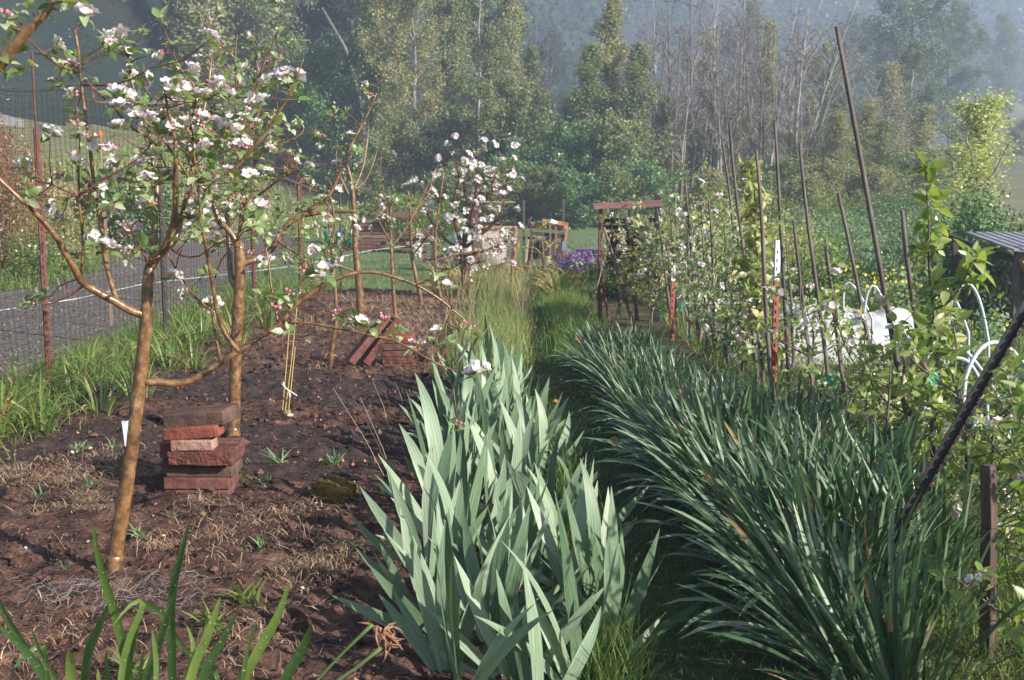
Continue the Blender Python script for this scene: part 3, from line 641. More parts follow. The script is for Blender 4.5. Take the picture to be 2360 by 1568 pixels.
def smooth_path(pts, rad, step=.05):
    pts = [np.array(tuple(p)) for p in pts]; n = len(pts); out = []; ro = []
    for i in range(n-1):
        p0 = pts[max(0, i-1)]; p1 = pts[i]; p2 = pts[i+1]; p3 = pts[min(n-1, i+2)]
        k = max(2, int(np.linalg.norm(p2-p1)/step))
        for q in range(k):
            t = q/k; out.append(.5*((2*p1)+(-p0+p2)*t+(2*p0-5*p1+4*p2-p3)*t*t+(-p0+3*p1-3*p2+p3)*t**3)); ro.append(rad[i]*(1-t)+rad[i+1]*t)
    out.append(pts[-1]); ro.append(rad[-1])
    return out, ro
def joined(name, items, mats, parent):
    """many placed copies of small meshes joined into one part"""
    if not items: return None
    cache = {}; mb = MB()
    for me, Mx in items:
        if me.name not in cache:
            v = np.empty(len(me.vertices)*3, np.float32); me.vertices.foreach_get('co', v); v = v.reshape(-1, 3).astype(float)
            d = {}
            for p in me.polygons: d.setdefault((p.material_index, len(p.vertices)), []).append(tuple(p.vertices))
            cache[me.name] = (v, {k: np.array(f) for k, f in d.items()})
        v, d = cache[me.name]; Mn = np.array(Mx); w = v @ Mn[:3, :3].T+Mn[:3, 3]
        base = mb.n; mb.v.append(w); mb.a.append(np.full(len(w), R.random())); mb.n += len(w)
        for (mi, _), f in d.items(): mb.f.append(f+base); mb.m.append(np.full(len(f), mi, np.int32))
    o = mb.build(name, mats, parent, smooth=True); o['kind'] = 'stuff'
    return o

class Tree:
    """orchard tree drawn limb by limb; leaves and blossoms set in clusters"""
    def __init__(s, name, Y, base, label, group=None, bark='apple_bark', leaf='apple', fresh='fresh', lsz=.055, bsz=.020, seed=1, cat='apple tree', bz=None, root=None, twigbark='young_bark'):
        s.r = random.Random(seed); s.Y = Y
        p = P(base[0], base[1], Y); z = 0 if bz is None else bz
        s.e = empty(name, (p.x, Y, z-.02), label, cat, group); s.bark = M[bark]; s.tb = M[twigbark]
        s.leaf = LEAF[leaf]; s.fresh = LEAF[fresh]; s.lsz = lsz; s.bsz = bsz; s.paths = []; s.L = []; s.B = []; s.K = []; s.tw = MB()
    def limb(s, pts, r0, r1, name='branch', dy=0, dy1=None, k=8, w=False, knots=.06, step=.04):
        n = len(pts); dy1 = dy if dy1 is None else dy1; q = []
        for i, p in enumerate(pts):
            t = i/(n-1)
            if w: q.append(Vector(p))
            else: q.append(P(p[0], p[1], s.Y+(p[2] if len(p) > 2 else dy+(dy1-dy)*t)))
        rad = [r0*(1-i/(n-1))+r1*i/(n-1) for i in range(n)]
        o, ro = smooth_path(q, rad, step)
        ro = [x*(1+knots*s.r.uniform(-1, 1)+(.12 if s.r.random() < .08 else 0)) for x in ro]
        m = MB(); m.tube(o, ro, k); ob = m.build(name, (s.bark if r0 > .0055 else s.tb), s.e, smooth=True)
        s.paths.append((o, ro, name)); return o
    def near(s, p):
        best = None; bd = 1e9
        for o, ro, nm in s.paths:
            if nm == 'trunk' : st = len(o)*2//3
            else: st = 0
            for q in range(st, len(o)):
                d = (o[q][0]-p[0])**2+(1.3*(o[q][1]-p[1]))**2+(o[q][2]-p[2])**2+max(0, o[q][2]-p[2])**2
                if d < bd: bd = d; best = o[q]
        return Vector(best)
    def twig(s, a, b, r0=.0028, r1=.0015, sag=.0):
        a = Vector(a); b = Vector(b); mid = (a+b)/2+rvec(s.r)*(b-a).length*.08+Vector((0, 0, sag))
        s.tw.tube([a, (a+mid)/2, mid, (mid+b)/2, b], [r0, r0*.9, (r0+r1)/2, r1*1.1, r1], 5)
    def cluster(s, p, kind='w', d=None, nl=None, sc=1.0):
        r = s.r; p = Vector(p); d = Vector(d) if d is not None else Vector((r.uniform(-.4, .4), r.uniform(-.4, .4), 1)); d.normalize()
        nl = nl or r.randint(4, 7); a0 = r.random()*6.28
        t = d.orthogonal().normalized()
        for k in range(nl):
            q = Matrix.Rotation(a0+k*2.4, 3, d) @ t; e = r.uniform(-.15, 1.1)
            dd = (q*math.cos(e)+d*math.sin(e)); dd.z -= .1
            young = k > nl*.62
            L = s.lsz*sc*(r.uniform(.4, .7) if young else r.uniform(.6, 1.3))
            s.L.append(((s.fresh if young else s.leaf)[r.randrange(6)], frame(p+d*.004*k, dd, d, L, r.uniform(-.7, .7))))
        if kind in 'wpm':
            n = r.randint(5, 7)
            for k in range(n):
                q = Matrix.Rotation(k*6.28/n+a0, 3, d) @ t; dd = (d*1.1+q*r.uniform(.35, .95)).normalized()
                c = p+dd*r.uniform(.022, .040)*sc
                if kind == 'w' and r.random() < .85 or kind == 'm' and r.random() < .45:
                    s.B.append((BLO[r.randrange(4)], frame(c, dd.orthogonal(), dd, s.bsz*sc*r.uniform(.85, 1.15), r.uniform(0, 0))))
                elif kind == 'm' and r.random() < .4: s.B.append((HALF[0], frame(c, dd.orthogonal(), dd, s.bsz*sc*.8)))
                else: s.K.append((BUD[r.randrange(3)], frame(c, dd.orthogonal(), dd, s.bsz*sc*r.uniform(.45, .62))))
    def at(s, x, y, kind='w', dy=None, d=None, sc=1.0, nl=None, twig=True):
        dy = s.r.uniform(-.15, .15) if dy is None else dy
        p = P(x, y, s.Y+dy)
        if twig: a = s.near(p); s.twig(a, p)
        s.cluster(p, kind, d, nl, sc); return p
    def along(s, path, n, kinds='wwlll', lo=.2, hi=1.0, L=.08, up=.6, sc=1.0):
        for k in range(n):
            t = lo+(hi-lo)*(k+s.r.random())/n; i = min(len(path)-2, int(t*(len(path)-1))); a = Vector(path[i]); tg = (Vector(path[i+1])-a).normalized()
            d = (rvec(s.r)+Vector((0, 0, up))+tg*.5).normalized(); l = L*s.r.uniform(.2, 1.6); b = a+d*l
            if l > .02: s.twig(a, b, .0024 if L < .2 else .004)
            s.cluster(b, s.r.choice(kinds), d, None, sc)
    def shoot(s, path, n, L=.35, kinds='lllw', per=5, sc=.8, up=1.2):
        for k in range(n):
            i = s.r.randrange(len(path)//3, len(path)-1); a = Vector(path[i]); d = (rvec(s.r)*.7+Vector((0, 0, up))).normalized(); l = L*s.r.uniform(.5, 1.2); pts = [a]; p = a
            for q in range(5): p = p+d*l/5+rvec(s.r)*l*.02; pts.append(p)
            m = s.tw; m.tube(pts, [.0042, .0038, .0033, .0028, .0023, .0016], 5)
            for q in range(per):
                t = (q+1)/per*5; ii = min(4, int(t)); w = t-ii if ii < 5 else 0; c = pts[ii].lerp(pts[min(5, ii+1)], min(1, w))
                s.cluster(c, s.r.choice(kinds), d+rvec(s.r)*.8, s.r.randint(2, 5), sc*s.r.uniform(.6, 1))
    def finish(s, maxparts=290):
        if s.tw.n: s.tw.build('twigs', s.tb, s.e, smooth=True)['kind'] = 'stuff'
        for nm, it, mats in (('leaf', s.L, None), ('blossom', s.B, [M['petal'], M['stamen'], M['apple_leaf_fresh']]), ('bud', s.K, [M['pink'], M['apple_leaf_fresh']])):
            it = sorted(it, key=lambda x: x[1].translation.y)
            for me, Mx in it[:maxparts]: inst(nm, me, Mx, s.e)
            rest = it[maxparts:]
            if nm == 'leaf':
                a = [x for x in rest if x[0] in s.leaf]; b = [x for x in rest if x[0] not in s.leaf]
                joined('foliage', a, s.leaf[0].materials[0], s.e); joined('young_foliage', b, s.fresh[0].materials[0], s.e)
            else: joined(nm+'_mass', [x for x in rest if x[0] not in HALF] , mats, s.e)
        return s.e

# ------------------------------------------------------------------ the apple tree in front
t1 = Tree('apple_tree', 4.4, (255, 1365), 'nearest apple tree, slim shiny orange brown trunk, full of white blossom', 'apple trees of the left bed', lsz=.056, bsz=.0215, seed=4)
tr = t1.limb([(248, 1385), (255, 1340), (272, 1240), (291, 1120), (307, 1000), (322, 880), (332, 790), (338, 720), (340, 660), (346, 612)], .031, .0205, 'trunk', k=12, knots=.03, step=.03)
t1.limb([(244, 1392), (248, 1372), (258, 1325), (266, 1280)], .048, .0295, 'root_flare', k=12, knots=.06, step=.02)
t1.limb([(346, 620), (362, 590), (379, 577), (392, 537), (403, 492), (404, 420), (404, 325), (386, 250), (380, 205)], .018, .004, dy1=-.12)
t1.limb([(344, 625), (350, 590), (357, 540), (358, 480), (362, 430), (352, 380), (343, 303), (325, 260), (312, 222), (300, 170), (296, 130)], .013, .0028, dy1=.15)
t1.limb([(384, 570), (405, 552), (418, 505), (430, 451), (436, 425), (470, 253), (478, 220), (486, 150), (488, 128)], .011, .0026, dy1=.2)
t1.limb([(396, 535), (440, 440), (420, 385), (378, 324), (340, 260), (300, 230), (248, 238), (195, 230)], .007, .0022, dy1=-.18)
L1 = t1.limb([(334, 727), (300, 716), (267, 696), (213, 667), (188, 649), (170, 616), (144, 573), (123, 537), (87, 497), (65, 472), (54, 466), (0, 415), (-40, 380)], .0165, .0055, dy1=-.35)
t1.limb([(270, 697), (258, 660), (246, 616), (240, 580), (235, 544), (226, 472), (217, 433), (209, 354), (199, 282), (190, 217), (184, 163), (181, 119), (173, 72)], .0105, .0042, dy1=-.05)
t1.limb([(186, 640), (190, 590), (191, 544), (188, 519), (183, 470), (181, 397), (183, 350), (184, 325), (180, 290), (177, 250)], .0062, .0024, dy1=-.1)
t1.limb([(190, 661), (170, 675), (144, 689), (108, 702), (80, 690)], .0048, .0022, dy=-.1)
L2 = t1.limb([(330, 880), (366, 881), (408, 884), (451, 873), (506, 837), (549, 811), (596, 779), (650, 743), (668, 714), (715, 678), (759, 649), (813, 631), (860, 627), (909, 639), (959, 657), (1009, 687), (1042, 713), (1085, 750)], .0150, .0032, dy1=.25)
L3 = t1.limb([(652, 742), (700, 744), (760, 753), (843, 771), (909, 786), (960, 812), (1010, 840), (1072, 862)], .0068, .0026, dy1=-.1)
t1.limb([(551, 811), (520, 772), (505, 735), (498, 707), (488, 645), (480, 600), (473, 562), (466, 524), (459, 451), (448, 361), (446, 325)], .0092, .0034, dy1=-.2)
t1.limb([(509, 832), (500, 790), (494, 750), (488, 718), (488, 692)], .0060, .0042)
t1.limb([(486, 716), (455, 690), (426, 653), (405, 620), (383, 580)], .0044, .0026, dy1=-.1)
t1.limb([(640, 748), (636, 715), (625, 660), (618, 600), (605, 540), (580, 480), (560, 440)], .0042, .0022, dy1=.1)
t1.limb([(496, 640), (510, 600), (540, 560), (562, 510), (590, 470)], .0036, .0018, dy1=-.1)
t1.limb([(640, 752), (652, 790), (643, 812), (637, 830)], .0036, .0018)
t1.limb([(1042, 713), (1030, 740), (1012, 790), (1005, 812)], .0030, .0018, dy=.2)
t1.limb([(184, 166), (160, 160), (137, 152), (100, 125), (72, 97), (45, 70), (29, 50)], .0048, .0022, dy1=-.2)
t1.limb([(184, 148), (150, 138), (110, 127), (80, 124)], .003, .0018, dy=-.1)
t1.limb([(190, 197), (253, 196), (280, 190), (307, 181), (343, 159)], .0046, .0026, dy1=-.15)
t1.limb([(188, 150), (210, 138), (231, 126)], .0036, .0024, dy=-.1)
t1.limb([(195, 186), (231, 217), (262, 250), (310, 300), (345, 320), (365, 345), (382, 385)], .0045, .0026, dy=-.05)
t1.limb([(217, 433), (190, 446), (150, 455), (110, 455), (84, 456)], .0045, .0022, dy1=-.2)
t1.limb([(222, 452), (190, 450), (160, 445), (120, 425)], .0034, .002, dy=.1)
t1.limb([(181, 448), (215, 430), (260, 402), (320, 365), (350, 330), (375, 310)], .0036, .0018, dy=-.15)
t1.limb([(466, 430), (520, 405), (555, 375), (580, 345), (615, 305), (640, 262), (661, 231), (683, 180), (699, 137)], .0072, .0024, dy1=-.1)
t1.limb([(430, 350), (452, 420), (455, 430)], .004, .003, dy=-.2)
t1.limb([(440, 300), (451, 209), (430, 180), (408, 144), (395, 110), (386, 87), (372, 58)], .0046, .0022, dy1=-.1)
t1.limb([(344, 620), (320, 560), (290, 510), (262, 468)], .0036, .002, dy1=-.3)
t1.limb([(396, 575), (420, 590), (460, 590), (500, 560), (545, 556)], .0040, .0022, dy1=-.1)
t1.limb([(368, 590), (350, 600), (335, 590), (320, 575)], .0034, .002, dy=-.1)
for x, y, k in [(193, 48, 'w'), (276, 96, 'w'), (330, 80, 'l'), (240, 100, 'l'), (252, 128, 'l'), (160, 172, 'w'), (130, 200, 'm'), (150, 205, 'l'), (170, 235, 'm'), (172, 265, 'l'), (115, 320, 'w'), (52, 400, 'w'), (175, 390, 'w'),
                (268, 232, 'w'), (270, 262, 'w'), (380, 145, 'm'), (340, 130, 'l'), (300, 160, 'l'), (362, 262, 'w'), (400, 262, 'w'), (385, 210, 'm'), (430, 222, 'w'), (455, 240, 'w'), (490, 205, 'm'), (470, 290, 'w'), (500, 300, 'w'),
                (520, 330, 'w'), (520, 318, 'w'), (500, 218, 'w'), (545, 228, 'm'), (604, 252, 'w'), (680, 196, 'w'), (670, 205, 'm'), (270, 392, 'w'), (258, 360, 'm'), (330, 395, 'w'), (335, 372, 'w'), (352, 430, 'p'), (245, 445, 'p'), (185, 487, 'm'),
                (190, 475, 'p'), (135, 516, 'p'), (255, 498, 'w'), (330, 495, 'w'), (300, 545, 'w'), (455, 508, 'w'), (445, 512, 'w'), (245, 584, 'w'), (395, 650, 'm'), (188, 600, 'p'), (76, 688, 'l'), (90, 700, 'l'), (58, 712, 'l'), (110, 690, 'l'), (415, 330, 'm'), (420, 292, 'p'),
                (460, 345, 'l'), (330, 220, 'l'), (285, 110, 'l'), (400, 480, 'l'), (290, 410, 'l'), (64, 430, 'l'), (70, 455, 'p'), (640, 180, 'l'), (670, 225, 'l'), (630, 270, 'l'), (560, 420, 'l'), (590, 500, 'l'), (350, 555, 'l'), (560, 550, 'l'),
                (1028, 672, 'm'), (1060, 760, 'p'), (1010, 778, 'm'), (1100, 868, 'w'), (1092, 872, 'w'), (1058, 992, 'p'), (985, 790, 'l'), (1030, 800, 'l'), (1090, 765, 'p'), (1000, 640, 'l'), (880, 745, 'p'), (800, 745, 'l'), (825, 760, 'w'), (848, 760, 'l'),
                (780, 735, 'p'), (920, 770, 'l'), (905, 790, 'l'), (965, 815, 'p'), (950, 805, 'm'), (648, 690, 'l'), (660, 690, 'p'), (640, 715, 'l'), (700, 640, 'p'), (745, 637, 'w'), (735, 655, 'w'), (636, 722, 'p'), (700, 790, 'l'), (660, 770, 'l')]:
    t1.at(x, y, k, sc=1.15 if k == 'w' else 1.0)
for o, ro, nm in list(t1.paths):
    if nm not in ('trunk', 'root_flare') and ro[0] < .013:
        L_ = sum(np.linalg.norm(np.array(o[i+1])-np.array(o[i])) for i in range(len(o)-1)); hi = np.array(o)[:, 2].mean()
        if hi > 1.05: t1.along(o, int(L_*6)+1, 'wwwmplllll', .15, 1, .07)
for k in range(70):   # fuller middle of the crown
    x = R.gauss(440, 95); y = R.gauss(360, 115)
    if 60 < y < 560: t1.at(x, y, R.choice('wwwwmmplllll'), dy=R.uniform(-.35, .3))
t1.finish(300)
m = MB(); a = P(284, 972, 4.38); m.box(a+Vector((.012, 0, -.045)), (.026, .002, .095), (0, -.08, .3))
tag(m.build('plant_tag', M['tag_white']), 'pale blue white plastic tag tied to the nearest apple trunk', 'plant tag')
m = MB(); m.tube([P(318, 905, 4.365), P(312, 930, 4.36), P(308, 955, 4.36), P(296, 972, 4.36)], .0012, 4); tag(m.build('tag_wire', M['wire']), 'thin wire holding the white tag on the nearest apple trunk', 'wire')

# second apple tree
t2 = Tree('apple_tree', 6.9, (538, 1014), 'second apple tree, straight golden trunk rising behind the brick stack, with a sawn off stub', 'apple trees of the left bed', lsz=.058, bsz=.022, seed=9)
t2.limb([(536, 1040), (538, 1000), (541, 900), (544, 797), (549, 720), (552, 660), (553, 600), (550, 562)], .0375, .030, 'trunk', k=12, knots=.02)
t2.limb([(536, 1034), (537, 1016), (538, 985)], .056, .0375, 'root_flare', k=12, knots=.05, step=.02)
t2.limb([(551, 672), (535, 645), (531, 625), (529, 590), (527, 562), (524, 488), (540, 440), (552, 360), (575, 300), (600, 250), (590, 200)], .022, .004, dy1=.2)
t2.limb([(552, 610), (575, 602), (614, 586), (636, 560), (660, 521), (690, 500), (727, 475), (760, 449), (793, 376), (812, 330), (842, 274), (868, 215)], .021, .004, dy1=.2)
t2.limb([(700, 497), (740, 490), (795, 488), (820, 486)], .013, .007, dy=.1)
t2.limb([(549, 570), (528, 530), (506, 513), (495, 480), (480, 451)], .019, .015, dy=-.2)
t2.limb([(550, 570), (556, 500), (560, 420), (545, 320), (545, 200), (542, 137), (547, 80)], .014, .0035, dy=0)
t2.limb([(548, 330), (570, 262), (585, 220), (600, 170), (628, 101), (647, 58)], .011, .0034, dy1=-.1)
t2.limb([(602, 180), (590, 140), (590, 110)], .006, .003); t2.limb([(600, 172), (625, 150), (645, 128), (660, 122)], .005, .003)
t2.limb([(543, 135), (510, 105), (490, 82), (478, 70)], .006, .003); t2.limb([(556, 420), (600, 360), (636, 330), (680, 320), (700, 300)], .009, .003)
t2.limb([(556, 480), (610, 440), (650, 410), (690, 395)], .008, .003, dy1=-.2); t2.limb([(527, 540), (500, 560), (450, 555), (410, 520)], .009, .003, dy1=-.2)
t2.limb([(560, 380), (520, 300), (490, 230), (485, 170)], .010, .003, dy1=.3)
t2.limb([(640, 556), (690, 590), (720, 620), (730, 650)], .007, .003, dy1=-.2); t2.limb([(760, 449), (770, 500), (765, 560), (730, 610)], .006, .003)
t2.limb([(700, 497), (690, 560), (700, 600), (705, 640)], .006, .003)
for o, ro, nm in list(t2.paths):
    if nm not in ('trunk', 'root_flare'):
        L_ = sum(np.linalg.norm(np.array(o[i+1])-np.array(o[i])) for i in range(len(o)-1))
        if ro[0] != .019: t2.along(o, int(L_*9)+2, 'wmmpplllllll', .25, 1, .10, sc=.95)
for k in range(120):
    x = R.gauss(570, 95); y = R.gauss(400, 120)
    if 70 < y < 620 and x < 790: t2.at(x, y, R.choice('wmpplllllll'), dy=R.uniform(-.5, .5))
t2.finish(300)

# slender trees further back in the left bed
def slim(px, py, Y, stems, label, n=16, seed=1, kinds='wmllll', sc=1.0, bark='apple_bark', cat='apple tree', lsz=.05, bsz=.018, leaf='apple', fresh='fresh', grp='apple trees of the left bed', trunk=.018, L=.14, dens=10, parts=0, name='apple_tree'):
    t = Tree(name, Y, (px, py), label, grp, bark, leaf, fresh, lsz, bsz, seed, cat)
    for i, (pts, r0, r1) in enumerate(stems):
        o = t.limb(pts, r0, r1, 'trunk' if i == 0 else 'branch', dy1=(t.r.uniform(-.3, .3) if i else 0), k=7, step=.06)
        L_ = sum(np.linalg.norm(np.array(o[q+1])-np.array(o[q])) for q in range(len(o)-1))
        t.along(o, int(L_*dens), kinds, (.45 if i == 0 else .15), 1, L, sc=sc)
    return t
G3 = 'apple trees of the left bed'
t = slim(765, 850, 9.4, [([(762, 856), (765, 800), (775, 740), (772, 660), (766, 600), (757, 498), (758, 440)], .022, .006), ([(768, 640), (740, 560), (720, 500)], .008, .004), ([(768, 620), (800, 560), (815, 500)], .008, .003)],
     'young apple tree with crooked golden stem just left of the leaning bricks', seed=21, L=.12); t.finish(0)
t = slim(833, 745, 12.0, [([(836, 752), (832, 720), (827, 647), (820, 580), (817, 520), (812, 432), (800, 380)], .048, .014), ([(814, 440), (835, 390), (846, 330), (850, 290)], .014, .005), ([(815, 470), (790, 420), (775, 380), (778, 330)], .013, .004), ([(826, 627), (795, 618), (775, 608)], .016, .009), ([(818, 520), (870, 480), (930, 470)], .011, .004), ([(812, 440), (840, 420), (862, 372), (870, 340)], .009, .004)],
     'apple tree with grey brown trunk behind the leaning bricks, third from the front', seed=22, L=.2, dens=6, lsz=.06); t.finish(0)
t = slim(912, 745, 12.6, [([(914, 753), (908, 690), (904, 614), (899, 508), (905, 450)], .026, .008), ([(900, 560), (870, 500), (860, 440)], .012, .004), ([(902, 570), (940, 520), (965, 470), (990, 420)], .012, .004), ([(902, 540), (880, 420), (878, 370)], .008, .003)],
     'thin apple tree standing right of the leaning bricks', seed=23, L=.2, dens=7, kinds='wllll'); t.finish(0)
t = slim(971, 705, 13.8, [([(971, 710), (968, 680), (955, 620), (948, 580), (946, 488), (940, 440)], .032, .009), ([(948, 590), (975, 560), (1000, 520)], .014, .004), ([(948, 570), (920, 560), (890, 540)], .012, .004), ([(946, 500), (985, 450), (1000, 400), (1010, 380)], .01, .004)],
     'apple tree with slanting golden stem in front of the white blossoming one', seed=24, L=.22, dens=7, kinds='wwllll'); t.finish(0)
t = slim(1015, 690, 12.8, [([(1020, 700), (1008, 650), (1003, 581), (1006, 520), (1017, 439), (1022, 400)], .022, .008), ([(1003, 600), (1060, 585), (1130, 575), (1195, 572)], .012, .004), ([(1004, 560), (980, 530), (960, 500)], .009, .003)],
     'apple tree with thin curved dark stem beside the white blossoming one', seed=25, L=.18, dens=7, kinds='wwlll'); t.finish(0)
t = Tree('apple_tree', 15.0, (1071, 670), 'small apple tree covered in white blossom in the middle of the garden', G3, 'young_bark', lsz=.05, bsz=.024, seed=26)
t.limb([(1072, 675), (1071, 640), (1067, 590), (1066, 560)], .045, .034, 'trunk', k=8)
for pts, r0 in [([(1066, 570), (1050, 520), (1045, 470), (1058, 410), (1042, 355)], .03), ([(1067, 570), (1085, 510), (1095, 450), (1100, 400), (1090, 340)], .028), ([(1067, 575), (1110, 540), (1150, 500), (1165, 440), (1175, 370)], .026), ([(1067, 580), (1030, 555), (1000, 520), (980, 480), (975, 420)], .024),
                ([(1067, 590), (1110, 580), (1160, 560), (1185, 520)], .022), ([(1067, 590), (1020, 590), (985, 600), (965, 575)], .02), ([(1066, 560), (1075, 500), (1070, 430), (1075, 390), (1066, 330)], .022), ([(1068, 600), (1090, 610), (1120, 600)], .014), ([(1068, 600), (1040, 620), (1010, 620)], .014), ([(1110, 540), (1130, 480), (1135, 420), (1150, 390)], .014)]:
    o = t.limb(pts, r0, .005, dy1=t.r.uniform(-.7, .7), k=6, step=.08); t.along(o, 17, 'wwwwwwm', .2, .95, .22, sc=1.25); t.along(o, 8, 'l', .2, 1, .2, sc=.8)
t.finish(0)
t = slim(1180, 660, 14.5, [([(1182, 668), (1180, 640), (1183, 600), (1186, 570)], .03, .016), ([(1186, 575), (1160, 560), (1130, 550)], .014, .004), ([(1186, 572), (1205, 540), (1225, 500)], .012, .004), ([(1184, 600), (1150, 610), (1110, 620)], .01, .004)], 'low apple tree with dark stem to the right of the white blossoming one', seed=27, L=.15, dens=7, kinds='wwwll'); t.finish(0)
t = slim(1240, 612, 17, [([(1252, 640), (1252, 590), (1250, 555)], .02, .008), ([(1251, 590), (1230, 570), (1210, 575)], .01, .004), ([(1251, 580), (1275, 560), (1280, 545)], .01, .004)], 'small leafy sapling without blossom in front of the timber shed', seed=28, L=.2, dens=9, kinds='l', leaf='lime', lsz=.075, grp=None, cat='sapling', name='sapling'); t.finish(0)
# near branch reaching in at the top left corner
t = Tree('apple_branch_tree', 2.6, (-420, 1500), 'apple tree outside the left edge whose blurred branch crosses the top left corner', None, lsz=.055, bsz=.019, seed=31)
o = t.limb([(-520, 2000), (-500, 1400), (-460, 900), (-300, 500), (-150, 300), (-20, 165), (15, 130), (60, 75), (105, 30), (120, 8), (150, -60)], .03, .0028, 'trunk', k=8)
for x, y, k, sc in [(75, 30, 'l', 1.1), (125, 10, 'l', 1.1), (20, 110, 'l', 1.0), (20, 140, 'l', 1.1), (0, 170, 'l', 1.0), (40, 40, 'l', .8), (140, 25, 'l', .9), (175, 5, 'l', .8), (55, 165, 'l', 1.0), (5, 60, 'p', 1)]:
    t.at(x, y, k, dy=R.uniform(-.05, .05), sc=sc, nl=4)
t.finish(100)

# ------------------------------------------------------------------ bricks
def brick_mesh(size, seed, rough=.003, bev=.006):
    import bmesh
    bm = bmesh.new(); bmesh.ops.create_cube(bm, size=1)
    for v in bm.verts: v.co = Vector((v.co.x*size[0], v.co.y*size[1], v.co.z*size[2]))
    bmesh.ops.bevel(bm, geom=bm.edges[:], offset=bev, segments=1, affect='EDGES')
    bmesh.ops.subdivide_edges(bm, edges=[e for e in bm.edges if e.calc_length() > .05], cuts=7, use_grid_fill=True)
    r = random.Random(seed)
    from mathutils import noise
    for v in bm.verts:
        n = noise.noise_vector(v.co*16+Vector((seed*5.1, 0, 0)))*.45+noise.noise_vector(v.co*38+Vector((seed*3.1, 0, 0)))+noise.noise_vector(v.co*90+Vector((seed, 0, 0)))*.6; v.co += n*rough
    me = bpy.data.meshes.new('brick'); bm.to_mesh(me); bm.free()
    for p in me.polygons: p.use_smooth = False
    me.attributes.new('rnd', 'FLOAT', 'POINT'); return me
BS = [0]
def brick(c, size, rz, mt, label, rough=.003, tilt=(0, 0), group=None, cat='brick'):
    BS[0] += 1; me = brick_mesh(size, BS[0], rough); me.materials.append(M[mt])
    o = link('brick', me); o.location = c; o.rotation_euler = (tilt[0], tilt[1], rz)
    return tag(o, label, cat, group)
BG = 'bricks stacked beside the second apple tree'
def bp(xl, xr, yt, yb, Y):
    a = P((xl+xr)/2, (yt+yb)/2, Y); w = (xr-xl)*Y/FP; h = (yb-yt)*Y/FP/math.cos(TH)
    return a, w, h
for xl, xr, yt, yb, Y, mt, rz, ty, dp, rg, lab in [
    (379, 532, 1128, 1157, 5.62, 'brick_dusk', .02, 0, .20, .0015, 'dusky red brick at the very bottom of the front brick stack'),
    (377, 533, 1100, 1127.5, 5.62, 'brick_dusk', -.01, 0, .20, .0015, 'smooth dusky red brick second from the bottom of the front brick stack'),
    (383, 542, 1074, 1099.5, 5.64, 'brick_brown', -.03, 0, .20, .0015, 'brown flat brick third from the bottom, under the rough red one'),
    (387, 540, 1040, 1073, 5.58, 'brick_rough', -.05, 0, .20, .0055, 'rough crumbly dark red brick in the middle of the front stack'),
    (393, 494, 1014, 1039, 5.58, 'brick_tan', -.04, -.02, .10, .0035, 'short pale pinkish brick, the lightest in the front stack'),
    (376, 507, 984, 1012, 5.60, 'brick_bright', -.10, -.085, .12, .003, 'tilted bright red brick second from the top of the front stack'),
    (380, 531, 950, 985, 5.64, 'brick_brown', -.16, -.10, .21, .0025, 'tilted grey brown brick lying on top of the front stack')]:
    a, w, h = bp(xl, xr, yt, yb, Y); brick(a+Vector((0, dp/2-.02, 0)), (w, dp, h), rz, mt, lab, rg, (0, ty), BG)
for xl, xr, yt, yb, Y, mt, lab in [(365, 556, 1020, 1058, 5.86, 'brick_dusk', 'wide dusky brick behind the front stack, sticking out on both sides'), (369, 546, 1059, 1095, 5.88, 'brick_dusk', 'wide dark brick behind the front stack, under the upper wide one'),
                                   (376, 540, 1096, 1150, 5.88, 'brick_dusk', 'thick brick at the base behind the front stack')]:
    a, w, h = bp(xl, xr, yt, yb, Y); brick(a+Vector((0, .06, 0)), (w, .11, h), .05, mt, lab, .0015, (0, 0), BG)
p = G(772, 1150); brick(p+Vector((0, .02, .035)), (.19, .13, .075), -.5, 'brick_moss', 'broken brick overgrown with yellow moss lying alone on the bare soil', .013, (.1, .06), None)
BG2 = 'bricks in the small heap between the rear apple trees'
for xl, xr, yt, yb, Y, mt, rz, rg, lab in [
    (882, 955, 838, 848, 9.5, 'brick_dusk', .1, .002, 'lowest dark brick of the rear brick heap'), (880, 952, 823, 838, 9.5, 'brick_rough', .05, .005, 'crumbly red brick second from the bottom of the rear heap'),
    (882, 948, 808, 822, 9.52, 'brick_dusk', -.05, .002, 'dark brick in the middle of the rear heap'), (879, 950, 793, 807, 9.52, 'brick_brown', .08, .002, 'brown brick second from the top of the rear heap'), (893, 952, 774, 792, 9.55, 'brick_bright', -.1, .005, 'bright red brick topping the rear heap'),
    (945, 990, 838, 856, 9.6, 'brick_bright', .4, .004, 'red brick lying at the right foot of the rear heap'), (940, 975, 818, 836, 9.75, 'brick_rough', .3, .004, 'rough red brick behind the right side of the rear heap')]:
    a, w, h = bp(xl, xr, yt, yb, Y); brick(a+Vector((0, .06, 0)), (w, .2, h), rz, mt, lab, rg, (0, 0), BG2)
for a, b, Y, mt, w, lab in [((805, 836), (890, 730), 9.3, 'brick_dusk', .085, 'long dark brick slab leaning to the right in front of the rear heap, left one'), ((838, 838), (912, 736), 9.4, 'brick_rough', .10, 'long rough red slab leaning to the right, behind the darker leaning one')]:
    A = P(a[0], a[1], Y); B = P(b[0], b[1], Y+.12); L = (B-A).length; me = brick_mesh((.11, .06, L), 40+int(Y*10), .003); me.materials.append(M[mt])
    o = link('brick_slab', me); o.location = (A+B)/2; o.rotation_euler = (B-A).to_track_quat('Z', 'Y').to_euler(); tag(o, lab, 'brick slab')

